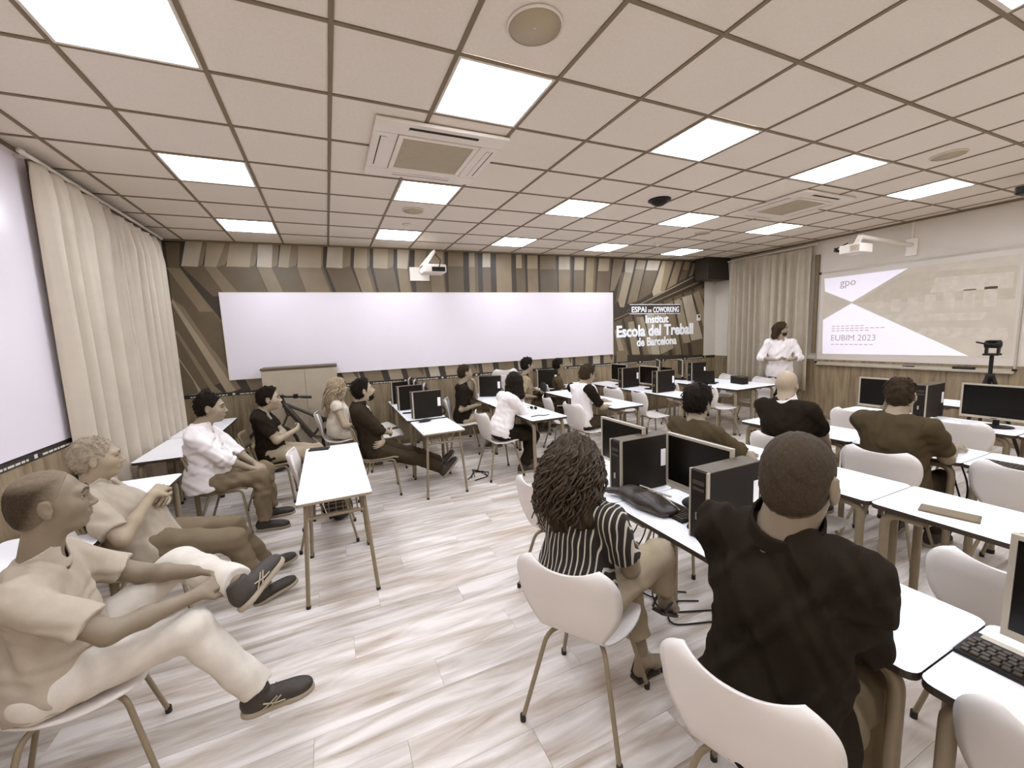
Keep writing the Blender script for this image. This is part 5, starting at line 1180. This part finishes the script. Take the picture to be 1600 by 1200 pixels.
# bicycle leaning by the cupboard
t = thing('bicycle', 'dark bicycle with a thick down tube leaning before the cupboard', 'bicycle', (-.6, 4.16, 0)); og = np.array([-.6, 4.16, 0])
bp = lambda px, py, y=4.16: tuple(on_y(px, py, y)-og)
m_bike = mat('bike_frame_paint', (58, 50, 39), .4, .08); hd0, hd1 = bp(443, 628), bp(452, 655); bbp = bp(489, 682); stt = bp(512, 655)
MB().tube([bp(444, 632), bp(489, 682)], .038, 14).build('down_tube', m_bike, t); MB().tube([bp(448, 632), bp(512, 658)], .020, 12).build('top_tube', m_bike, t); MB().tube([bp(440, 622), bp(452, 650)], .026, 12).build('head_tube', m_bike, t); MB().tube([bbp, bp(518, 640)], .018, 12).build('seat_tube', m_bike, t)
MB().tube([bp(438, 619, 4.30), bp(441, 618, 4.16), bp(446, 620, 3.93)], .014, 10).tube([bp(438, 620, 4.16), bp(486, 620, 4.14)], .013, 10).build('handlebar', m_black, t); MB().tube([bp(470, 620.2, 4.14), bp(487, 620.4, 4.14)], .018, 10).build('grip', m_rubber, t); MB().box(tuple(np.array(bp(462, 619))-.03), tuple(np.array(bp(462, 619))+.03), bev=.008).build('brake_lever', m_black, t); MB().tube([bp(488, 648), bp(508, 656)], .028, 10).build('lock', m_black, t)
fo = np.array(bp(426, 690)); fo[2] = .34
MB().tube([bp(449, 650, 4.21), tuple(fo+[0, .05, 0])], .014, 8).tube([bp(449, 650, 4.11), tuple(fo-[0, .05, 0])], .014, 8).build('fork', m_bike, t)
rw = np.array(bbp)+np.array([.44, 0, 0]); rw[2] = .34; bb2 = np.array(bbp)
for nm, c in (('front_wheel', fo), ('rear_wheel', rw)):
    wb = MB().tube([(c[0]+.315*math.cos(a), c[1], c[2]+.315*math.sin(a)) for a in np.linspace(0, 6.283, 32, endpoint=False)], .022, 8, closed=True, cap=False); wo = wb.build(nm, m_rubber, t)
    sp_ = MB()
    for k in range(18): a = k*2*math.pi/18; sp_.tube([(c[0], c[1]+.02*(-1)**k, c[2]), (c[0]+.30*math.cos(a), c[1], c[2]+.30*math.sin(a))], .0015, 4)
    sp_.tube([(c[0], c[1]-.05, c[2]), (c[0], c[1]+.05, c[2])], .02, 10); sp_.build('spokes', m_silver, wo)
MB().tube([tuple(bb2+[0, .05, 0]), tuple(rw+[0, .05, 0])], .010, 8).tube([tuple(bb2-[0, .05, 0]), tuple(rw-[0, .05, 0])], .010, 8).build('chain_stay', m_bike, t); MB().tube([bp(514, 650), tuple(rw)], .009, 8).build('seat_stay', m_bike, t)
MB().tube([bp(517, 642), bp(520, 634)], .014, 8).build('seat_post', m_silver, t); q_ = np.array(bp(520, 632)); MB().box(tuple(q_-[.13, .05, .015]), tuple(q_+[.1, .05, .02]), bev=.014).build('saddle', m_black, t)
MB().tube([tuple(bb2+[0, -.07, 0]), tuple(bb2+[.1, -.09, -.12])], .010, 8).tube([tuple(bb2+[0, .07, 0]), tuple(bb2+[-.1, .09, .12])], .010, 8).build('crank', m_silver, t)
# tripod behind the wide monitor
tx = 6.02; hd = on_x(1552, 536, tx); sp0 = on_x(1549, 588, tx); t = thing('tripod', 'black tripod with a fluid head standing before the slide board', 'tripod', (tx, float(hd[1]), 0)); hz, sz = float(hd[2]), float(sp0[2])
for k in range(3): a = k*2.094+.5; mb = MB().tube([(0.02*math.cos(a), .02*math.sin(a), sz), (.36*math.cos(a), .36*math.sin(a), .02)], [.018, .011], 10); mb.tube([(.35*math.cos(a), .35*math.sin(a), .03), (.362*math.cos(a), .362*math.sin(a), .0)], .016, 8, 1); mb.build('leg', [m_black, m_rubber], t)
MB().tube([(0, 0, sz-.1), (0, 0, hz-.12)], .016, 10).build('centre_column', m_black, t); MB().lathe([(0, sz-.03), (.035, sz-.03), (.035, sz+.03), (0, sz+.03)], 14).build('collar', m_black, t)
MB().box((-.05, -.055, hz-.125), (.05, .055, hz-.105), bev=.004).box((-.02, -.05, hz-.11), (.02, -.033, hz-.03)).box((-.02, .033, hz-.11), (.02, .05, hz-.03)).lathe([(0, -.06), (.035, -.055), (.038, .055), (0, .06)], 16, M=Matrix.Translation((0, 0, hz-.015)) @ Matrix.Rotation(math.pi/2, 4, 'X')).box((-.05, -.04, hz+.015), (.05, .04, hz+.028), bev=.003).build('pan_head', m_black, t); MB().tube([(0, .05, hz-.01), (-.04, .11, hz+.012)], .008, 8).build('handle', m_black, t)
# ================================================================== THE PEOPLE (17)
def side(d):   # joints seen on vertical planes
    return {k: on_y(*v) for k, v in d.items()}
def fl(J, s, z=.085):  # feet on the ground
    for k in s: J[k] = np.array([J[k][0], J[k][1], z])
    return J
hm_dark = mat('hair_dark', (28, 22, 15), .75, .25, 60, bump=.4, bscale=180, spec=.12); hm_brown = mat('hair_brown', (54, 43, 30), .75, .25, 60, bump=.4, bscale=180, spec=.12); hm_grey = mat('hair_grey', (150, 138, 119), .75, .2, 60, bump=.4, bscale=180, spec=.15); hm_stub = mat('hair_stubble', (82, 69, 52), .8, .25, 120); hm_blond = mat('hair_blond', (138, 120, 94), .6, .2, 60, bump=.4, bscale=180); hm_blondc = mat('hair_blond_light', (170, 152, 124), .55, .2, 40); hm_curl = mat('hair_curl_light', (60, 48, 33), .5, .35, 40, spec=.3)
c_polo = cloth('polo_beige', (174, 161, 144)); c_polo2 = cloth('polo_pale', (168, 156, 140)); c_chino = cloth('chino_pale', (208, 197, 182)); c_jean = cloth('jeans_mid', (114, 102, 84)); c_white = cloth('white_cotton', (228, 218, 212)); c_grey = cloth('trousers_grey', (122, 109, 90)); c_black = cloth('black_cotton', (36, 30, 23)); c_beige = cloth('trousers_beige', (164, 150, 128)); c_dark = cloth('dark_denim', (62, 53, 41)); c_tee = cloth('grey_tee', (150, 134, 110)); c_slate = cloth('slate_shirt', (76, 66, 50)); c_slate2 = cloth('slate_tee', (72, 62, 46)); c_blk2 = cloth('black_cotton_soft', (48, 41, 31)); c_cream = cloth('cream_trousers', (214, 202, 186))
# 1 nearest man, lower left, ankle on knee and hands clasped round the shin
J = side(dict(hip=(92, 1052, -.12), neck=(58, 884, -.12), head=(80, 787, -.12), elL=(215, 905, .15), wrL=(312, 893, -.02), elR=(140, 1000, -.36), wrR=(302, 932, -.18), knR=(380, 948, -.2), anR=(408, 1080, -.2), knL=(270, 860, .28), anL=(378, 912, -.14)))
p = person('man in a pale polo, nearest at the lower left, hands clasped over his crossed leg', J, 8, (22, 0, 0), sk=142, near=2, girth=1.0, shirt=c_polo, pants=c_chino, collar=c_polo, hair=('buzz', hm_stub, dict(line=(.045, .085), brow=m_brow, fade=.06, topfade=.045)), sleeve=.40, toes={'R': (.97, .1, 0), 'L': (.45, .80, .25)}, ups={'L': (-.45, .1, .85), 'R': (0, 0, 1)}, stripes='RL', hands={'L': dict(d=(.8, -.55, -.05), n=(-.3, -.4, -.8), curl=48), 'R': dict(d=(.7, .6, .1), n=(-.35, .45, -.8), curl=48)}, seed=3, belly=.02)
# 2 grey-haired man, legs stretched
J = fl(side(dict(hip=(232, 845, .98), neck=(140, 768, .98), head=(152, 717, .98), elL=(225, 800, 1.22), wrL=(252, 770, 1.06), elR=(192, 825, .72), wrR=(236, 775, .86), knR=(372, 812, .9), anR=(408, 905, .95), knL=(362, 775, 1.2), anL=(412, 852, 1.35))), ('anR', 'anL'))
person('grey-haired man in a pale polo and jeans, legs stretched out, second from the left', J, 8, (16, -2, 0), sk=172, near=2, girth=1.12, belly=.05, shirt=c_polo2, pants=c_jean, collar=c_polo2, hair=('short', hm_grey, dict(inf=.007, line=(.074, .084), brow=hm_grey, tuft=.016)), sleeve=.42, shirt_hem=.05, toes={'R': (.9, .25, .25), 'L': (.95, .1, .25)}, ups={'R': (-.3, 0, 1), 'L': (-.3, 0, 1)}, hands={'L': dict(d=(.25, -.9, 0), n=(-.6, 0, -.7), curl=40), 'R': dict(d=(.35, .85, .2), n=(-.5, .2, -.8), curl=40)}, seed=5)
# 3 man in the white shirt
J = fl(side(dict(hip=(326, 752, 2.36), neck=(310, 669, 2.36), head=(330, 638, 2.36), elL=(372, 708, 2.62), wrL=(402, 727, 2.42), elR=(338, 745, 2.05), wrR=(392, 732, 2.24), knR=(436, 745, 2.2), anR=(415, 818, 2.2), knL=(442, 728, 2.52), anL=(425, 797, 2.5))), ('anR', 'anL'))
person('heavy man in a white long-sleeved shirt with rolled cuffs, hands resting in his lap', J, -2, (0, -4, 0), sk=160, near=1, girth=1.2, belly=.06, shirt=c_white, pants=c_grey, collar=c_white, hair=('short', hm_dark, dict(inf=.010, line=(.068, .088))), sleeve=.70, shirt_hem=.0, tight=1.6, toes={'R': (1, -.1, 0), 'L': (1, .1, 0)}, hands={'L': dict(d=(.5, -.8, -.2), n=(0, 0, -1), curl=30), 'R': dict(d=(.7, .65, -.2), n=(0, 0, -1), curl=35)}, seed=7, hs=1.06)
# 4 man in the black tee
J = fl(side(dict(hip=(427, 706, 3.0), neck=(405, 645, 3.0), head=(421, 624, 3.0), elL=(460, 690, 3.2), wrL=(438, 680, 2.88), elR=(425, 700, 2.72), wrR=(462, 672, 2.98), knR=(500, 698, 2.85), anR=(505, 760, 2.9), knL=(512, 694, 3.12), anL=(520, 750, 3.1))), ('anR', 'anL'))
person('man in a black V-neck tee and beige trousers with folded arms, before the cupboard', J, 0, (2, 2, 0), sk=172, near=1, girth=.98, shirt=c_black, pants=c_beige, neckcut=.018, hair=('short', hm_dark, dict(inf=.013, top=1)), sleeve=.38, hands={'L': dict(d=(-.3, -.8, .3), n=(-.8, .2, 0), curl=45), 'R': dict(d=(.3, .8, .3), n=(-.8, 0, 0), curl=60)}, seed=11)
# 5 woman with long blond curls
J = fl(side(dict(hip=(530, 672, 3.74), neck=(525, 628, 3.74), head=(529, 605, 3.74), elL=(553, 658, 3.89), wrL=(568, 668, 3.79), elR=(537, 660, 3.52), wrR=(560, 668, 3.64), knR=(577, 676, 3.64), anR=(574, 722, 3.69), knL=(578, 672, 3.84), anL=(580, 715, 3.89))), ('anR', 'anL'))
person('woman with long blond curls in a sleeveless pale top and cream trousers', J, 0, (5, 0, 0), sk=178, near=0, fem=True, shirt=cloth('pale_top', (200, 186, 168)), pants=c_cream, hair=('curly', hm_blond, dict(len=.34, wid=.10, inf=.02, n=170, puff=.9, curl_mat=hm_blondc, brow=m_brow)), sleeve=.10, seed=12, neckcut=.02)
# 6 bearded man in black, leaning back with legs out
J = fl(side(dict(hip=(585, 702, 2.62), neck=(557, 634, 2.62), head=(568, 611, 2.62), elL=(618, 680, 2.82), wrL=(598, 690, 2.52), elR=(598, 690, 2.35), wrR=(610, 676, 2.66), knR=(655, 712, 2.52), anR=(712, 742, 2.66), knL=(668, 702, 2.74), anL=(722, 738, 2.86))), ('anR', 'anL'))
person('bearded man in a black shirt and dark jeans, arms folded, leaning back with legs stretched', J, -2, (8, 12, 0), sk=176, near=1, girth=1.0, shirt=c_blk2, pants=c_dark, collar=c_blk2, hair=('short', hm_dark, dict(inf=.013, top=1)), beard=hm_dark, sleeve=.66, toes={'R': (.7, .1, .7), 'L': (.7, .2, .7)}, ups={'R': (-.7, 0, .7), 'L': (-.7, 0, .7)}, hands={'L': dict(d=(-.5, -.8, 0), n=(-.8, .2, 0), curl=25), 'R': dict(d=(.2, .9, .1), n=(-.8, 0, 0), curl=45)}, seed=13)
# 7 man with hand to his mouth
J = fl(side(dict(hip=(724, 655, 3.85), neck=(722, 604, 3.85), head=(727, 583, 3.85), elL=(748, 632, 4.0), wrL=(742, 602, 3.78), elR=(718, 642, 3.62), wrR=(742, 634, 3.72), knR=(762, 636, 3.66), anR=(765, 690, 3.7), knL=(775, 640, 4.0), anL=(778, 688, 4.05))), ('anR', 'anL'))
person('man in a dark polo and pale trousers holding a hand to his mouth', J, -4, (4, 0, 0), sk=160, near=0, shirt=c_black, pants=c_beige, collar=c_black, hair=('short', hm_brown, dict(inf=.008, line=(.055, .075))), sleeve=.42, hands={'L': dict(d=(-.25, -.15, 1), n=(-.9, 0, 0), curl=60), 'R': dict(d=(.9, .2, 0), n=(0, 0, 1), curl=45)}, seed=15)
# 8 woman in white leaning on the desk
J = fl(side(dict(hip=(783, 674, 2.5), neck=(793, 617, 2.5), head=(803, 597, 2.52), elL=(820, 642, 2.68), wrL=(808, 612, 2.6), elR=(812, 648, 2.34), wrR=(808, 616, 2.44), knR=(822, 674, 2.4), anR=(818, 722, 2.4), knL=(832, 668, 2.6), anL=(828, 716, 2.6))), ('anR', 'anL'))
person('woman with long dark hair in a white top and dark trousers, leaning on the desk', J, 4, (70, -10, 0), sk=165, near=0, fem=True, girth=1.0, shirt=c_white, pants=c_black, hair=('long', hm_dark, dict(len=.20, wid=.11, inf=.014, amp=.004)), sleeve=.78, hands={'L': dict(d=(-.3, 0, 1), n=(-1, 0, 0), curl=55), 'R': dict(d=(-.3, .2, 1), n=(-1, 0, 0), curl=55)}, seed=17, eyes=False)
# 9, 10 two men by the wall
J = fl(side(dict(hip=(822, 632, 4.28), neck=(818, 590, 4.28), head=(824, 571, 4.28), elL=(838, 614, 4.4), wrL=(840, 610, 4.12), elR=(812, 618, 4.0), wrR=(832, 620, 4.08), knR=(845, 632, 4.1), anR=(846, 668, 4.1), knL=(855, 632, 4.3), anL=(856, 667, 4.3))), ('anR', 'anL'))
person('young man in a grey tee with a dark neckline, by the wall', J, -10, (4, 0, 0), sk=165, near=0, shirt=c_tee, pants=c_dark, collar=c_black, hair=('short', hm_dark, dict(inf=.018, top=1, line=(.08, .08))), sleeve=.42, seed=19, hands={'L': dict(d=(.3, -.8, 0), n=(0, 0, -1), curl=40), 'R': dict(d=(.6, .6, 0), n=(0, 0, -1), curl=40)})
J = fl(side(dict(hip=(874, 628, 4.32), neck=(867, 590, 4.32), head=(873, 571, 4.32), elL=(890, 612, 4.42), wrL=(878, 610, 4.12), elR=(868, 616, 4.05), wrR=(890, 608, 4.22), knR=(898, 630, 4.15), anR=(898, 664, 4.15), knL=(905, 629, 4.35), anL=(905, 662, 4.35))), ('anR', 'anL'))
person('man in a dark shirt with folded arms, farthest by the wall', J, -10, (4, 0, 0), sk=150, near=0, shirt=c_slate, pants=c_dark, collar=c_slate, hair=('short', hm_dark, dict(inf=.010)), sleeve=.9, seed=21, hands={'L': dict(d=(-.3, -.8, 0), n=(-1, 0, 0), curl=40), 'R': dict(d=(.3, .8, 0), n=(-1, 0, 0), curl=40)})
# 11 young man with glasses, white tee with dark sleeves
J = fl(side(dict(hip=(908, 658, 2.4), neck=(908, 603, 2.4), head=(918, 586, 2.4), elL=(945, 628, 2.62), wrL=(962, 632, 2.5), elR=(932, 638, 2.16), wrR=(958, 636, 2.28), knR=(950, 660, 2.3), anR=(945, 708, 2.3), knL=(958, 656, 2.5), anL=(955, 702, 2.5))), ('anR', 'anL'))
p11 = person('young man with glasses in a white tee with dark sleeves, writing at a desk', J, 4, (10, -10, 0), sk=165, near=0, girth=.97, shirt=c_white, pants=c_dark, hair=('short', hm_brown, dict(inf=.016, top=1)), sleeve=.02, glasses=True, seed=23, hands={'L': dict(d=(.8, -.3, -.2), n=(0, 0, -1), curl=40), 'R': dict(d=(.8, .2, -.2), n=(0, 0, -1), curl=40)})
i_ = root_info[p11.name]
for s in 'LR':
    d_ = nrm(i_['el'][s]-i_['sh'][s]); V_, Q_ = skin([cap(i_['sh'][s]-d_*.02, i_['el'][s], .067, .060, .02, [(i_['sh'][s]+d_*.25, d_)]), cap(i_['sh'][s], i_['neck']-i_['up']*.03, .066, .05, .03, [(i_['neck']-i_['up']*.03+(i_['sh'][s]-i_['neck'])*.35, nrm(i_['neck']-i_['sh'][s]))])], .010, ripple=(.003, 60, 2)); quads_obj('sleeve', [(V_, Q_)], [c_black], p11, i_['origin'])
def seated(x, y, yaw, head=(.10, 0, 1.22), neck=(.06, 0, 1.04), wr=((.42, .16, .78), (.42, -.16, .78)), el=((.22, .3, .72), (.22, -.3, .72)), an=((.40, .12, .085), (.40, -.12, .085)), kn=((.45, .12, .6), (.45, -.12, .6)), hipz=.53):
    c, s_ = math.cos(R(yaw)), math.sin(R(yaw)); T = lambda p: np.array([x+c*p[0]-s_*p[1], y+s_*p[0]+c*p[1], p[2]])
    return dict(hip=T((0, 0, hipz)), neck=T(neck), head=T(head), wrL=T(wr[0]), wrR=T(wr[1]), elL=T(el[0]), elR=T(el[1]), anL=T(an[0]), anR=T(an[1]), knL=T(kn[0]), knR=T(kn[1]))
# 12 the presenter
px_, py_, yw_ = 7.26, 2.54, -135
c, s_ = math.cos(R(yw_)), math.sin(R(yw_)); T = lambda a, b, z: np.array([px_+c*a-s_*b, py_+s_*a+c*b, z])
J = dict(hip=T(0, 0, .93), neck=T(.0, 0, 1.46), head=T(.03, 0, 1.655), elL=T(-.02, .36, 1.18), wrL=T(.24, .10, 1.13), elR=T(-.05, -.36, 1.16), wrR=T(.22, -.14, 1.13), knL=T(.1, .1, .5), anL=T(0, .12, .085), knR=T(.1, -.1, .5), anR=T(.02, -.12, .085))
pres = person('standing presenter with wavy shoulder-length hair and beard in a white long-sleeved top', J, yw_, (-72, 0, 0), sk=165, near=1, shirt=c_white, pants=c_black, shirt_hem=.08, girth=1.08, hair=('long', hm_brown, dict(len=.13, wid=.12, inf=.012, amp=.006, fr=70, tip=.05)), beard=hm_brown, sleeve=.72, seed=25, hands={'L': dict(d=(.3*c-.8*(-s_)*-1, 0, -.1) if 0 else T(.3, -.6, 0)-T(0, 0, 0), n=(0, 0, 1), curl=35), 'R': dict(d=T(.3, .6, 0)-T(0, 0, 0), n=(0, 0, 1), curl=35)}, tight=1.2)
t = thing('remote_control', 'small dark clicker held by the presenter', 'remote', T(.27, .02, 1.155), R(20)); MB().box((-.05, -.015, -.008), (.05, .015, .008), bev=.004).build('case', m_black, t); MB().box((-.01, -.006, .008), (.02, .006, .010), bev=.001).build('button', m_silver, t)
# 13 dark-haired listener from behind
person('listener with thick dark hair in a slate tee seen from behind', seated(2.26, .02, -6, head=(.14, .04, 1.19), neck=(.08, 0, 1.035), wr=((.5, .2, .80), (.46, -.14, .79)), el=((.25, .35, .75), (.3, -.36, .78))), -6, (12, -6, 0), sk=150, near=1, girth=1.18, shirt=c_slate2, pants=c_dark, hair=('short', hm_dark, dict(inf=.026, top=1, line=(.085, .07))), sleeve=.42, seed=31, eyes=False)
# 14 bald man
person('bald man in a black polo with a pale collar seen from behind', seated(3.44, .02, 8, head=(.02, .02, 1.235), neck=(-.03, 0, 1.085), wr=((.42, .16, .62), (.36, -.2, .60)), el=((.1, .30, .72), (.14, -.30, .72))), 8, (14, 0, 0), sk=176, near=1, girth=1.28, shirt=c_black, pants=c_grey, collar=c_white, hair=None, sleeve=.44, seed=33, eyes=False)
# 15 man leaning his cheek on his hand
person('man in a slate tee leaning his cheek on his left hand, seen from behind', seated(3.63, -.64, 0, head=(.06, .0, 1.20), neck=(-.01, 0, 1.04), wr=((.20, .13, 1.10), (.42, -.18, .79)), el=((.36, .26, .80), (.14, -.24, .77))), 0, (8, -3, -4), sk=158, near=1, girth=1.32, shirt=c_slate2, pants=c_dark, hair=('short', hm_brown, dict(inf=.008)), sleeve=.40, seed=35, eyes=False, hands={'L': dict(d=(-.3, -.15, 1), n=(-.2, -1, 0), curl=30), 'R': dict(d=(1, .1, 0), n=(0, 0, -1), curl=25)}, shw=.20)
t = thing('wristwatch', 'dark wristwatch on the leaning man\'s right arm', 'watch', (0, 0, 0)); bpy.data.objects.remove(t)
# 16 curly-haired woman in stripes
m_stripe = stripes_mat('striped_blouse', (36, 30, 22), (196, 184, 164), 13.5)
J = seated(.82, -.655, 24, head=(.06, .02, 1.15), neck=(.03, 0, .985), wr=((.36, .10, .68), (.34, -.12, .66)), el=((.12, .30, .70), (.10, -.23, .70)), kn=((.46, .02, .8), (.44, -.16, .6)), an=((.50, -.10, .30), (.42, -.18, .085)))
J['knR'] = np.array([1.15, -.78, .80]); J['anR'] = np.array([1.42, -.62, .31]); J['knL'] = np.array([1.2, -.52, .55]); J['anL'] = np.array([1.19, -.70, .085])
p16 = person('woman with dark curly hair in a striped blouse and beige trousers, seen from behind', J, 26, (20, -4, 0), sk=150, near=2, fem=True, girth=1.14, shw=.172, shirt=m_stripe, pants=c_beige, hair=('curly', hm_brown, dict(len=.23, wid=.13, inf=.032, n=520, puff=1.3, curl_mat=hm_curl, tip=.06)), sleeve=.40, shoes=None, extra={'feet': 'LR'}, toes={'R': (.75, .3, -.5), 'L': (.97, .1, 0)}, seed=41, eyes=False, pant_end=.72, shirt_hem=-.01)
i_ = root_info[p16.name]; m_sandal = mat('sandal_leather', (52, 43, 33), .55)
for s, td, upv in (('L', np.array([.97, .1, 0]), np.array([0, 0, 1.])), ('R', nrm([.75, .3, -.5]), nrm([.45, .1, .8]))):
    a = i_['an'][s]; td = nrm(td); sd = np.cross(upv, td); og = i_['origin']; loc = lambda f, l, u: tuple(a+td*f+sd*l+upv*u-og)
    sm_ = MB(); prof = [(-.065, .028), (-.04, .034), (.03, .034), (.10, .042), (.16, .038), (.19, .016)]; pl = [(f, l) for f, l in prof]+[(f, -l) for f, l in reversed(prof)]
    sm_.prism(pl, -.085, -.07, lambda f, l, u: loc(f, l, u)); so = sm_.build('sandal', m_sandal, p16)
    for pts in ([(.06, .040, -.075), (.08, 0, -.022), (.11, -.042, -.075)], [(.10, .044, -.075), (.10, 0, -.030), (.07, -.042, -.075)], [(-.05, .034, -.07), (-.01, .042, -.01), (.02, 0, .012), (-.01, -.042, -.01), (-.05, -.034, -.07)]): MB().tube([loc(*q) for q in pts], .0065, 6).build('strap', m_sandal, so)
# 17 broad man in black, nearest from behind
person('broad man with cropped hair in a black shirt, largest figure seen from behind', seated(1.01, -1.452, 10, head=(.06, -.03, 1.31), neck=(.02, -.01, 1.155), wr=((.40, .10, .84), (.40, -.08, .84)), el=((.08, .24, .82), (.10, -.20, .82)), hipz=.55), 10, (14, -4, 0), sk=140, near=2, girth=1.24, belly=.03, tight=1.5, neckcut=-.014, shirt=c_black, pants=c_jean, collar=c_black, hair=('buzz', hm_stub, dict(line=(.075, .085), fade=.02)), sleeve=.75, seed=43, eyes=False, shw=.195, hs=1.14)
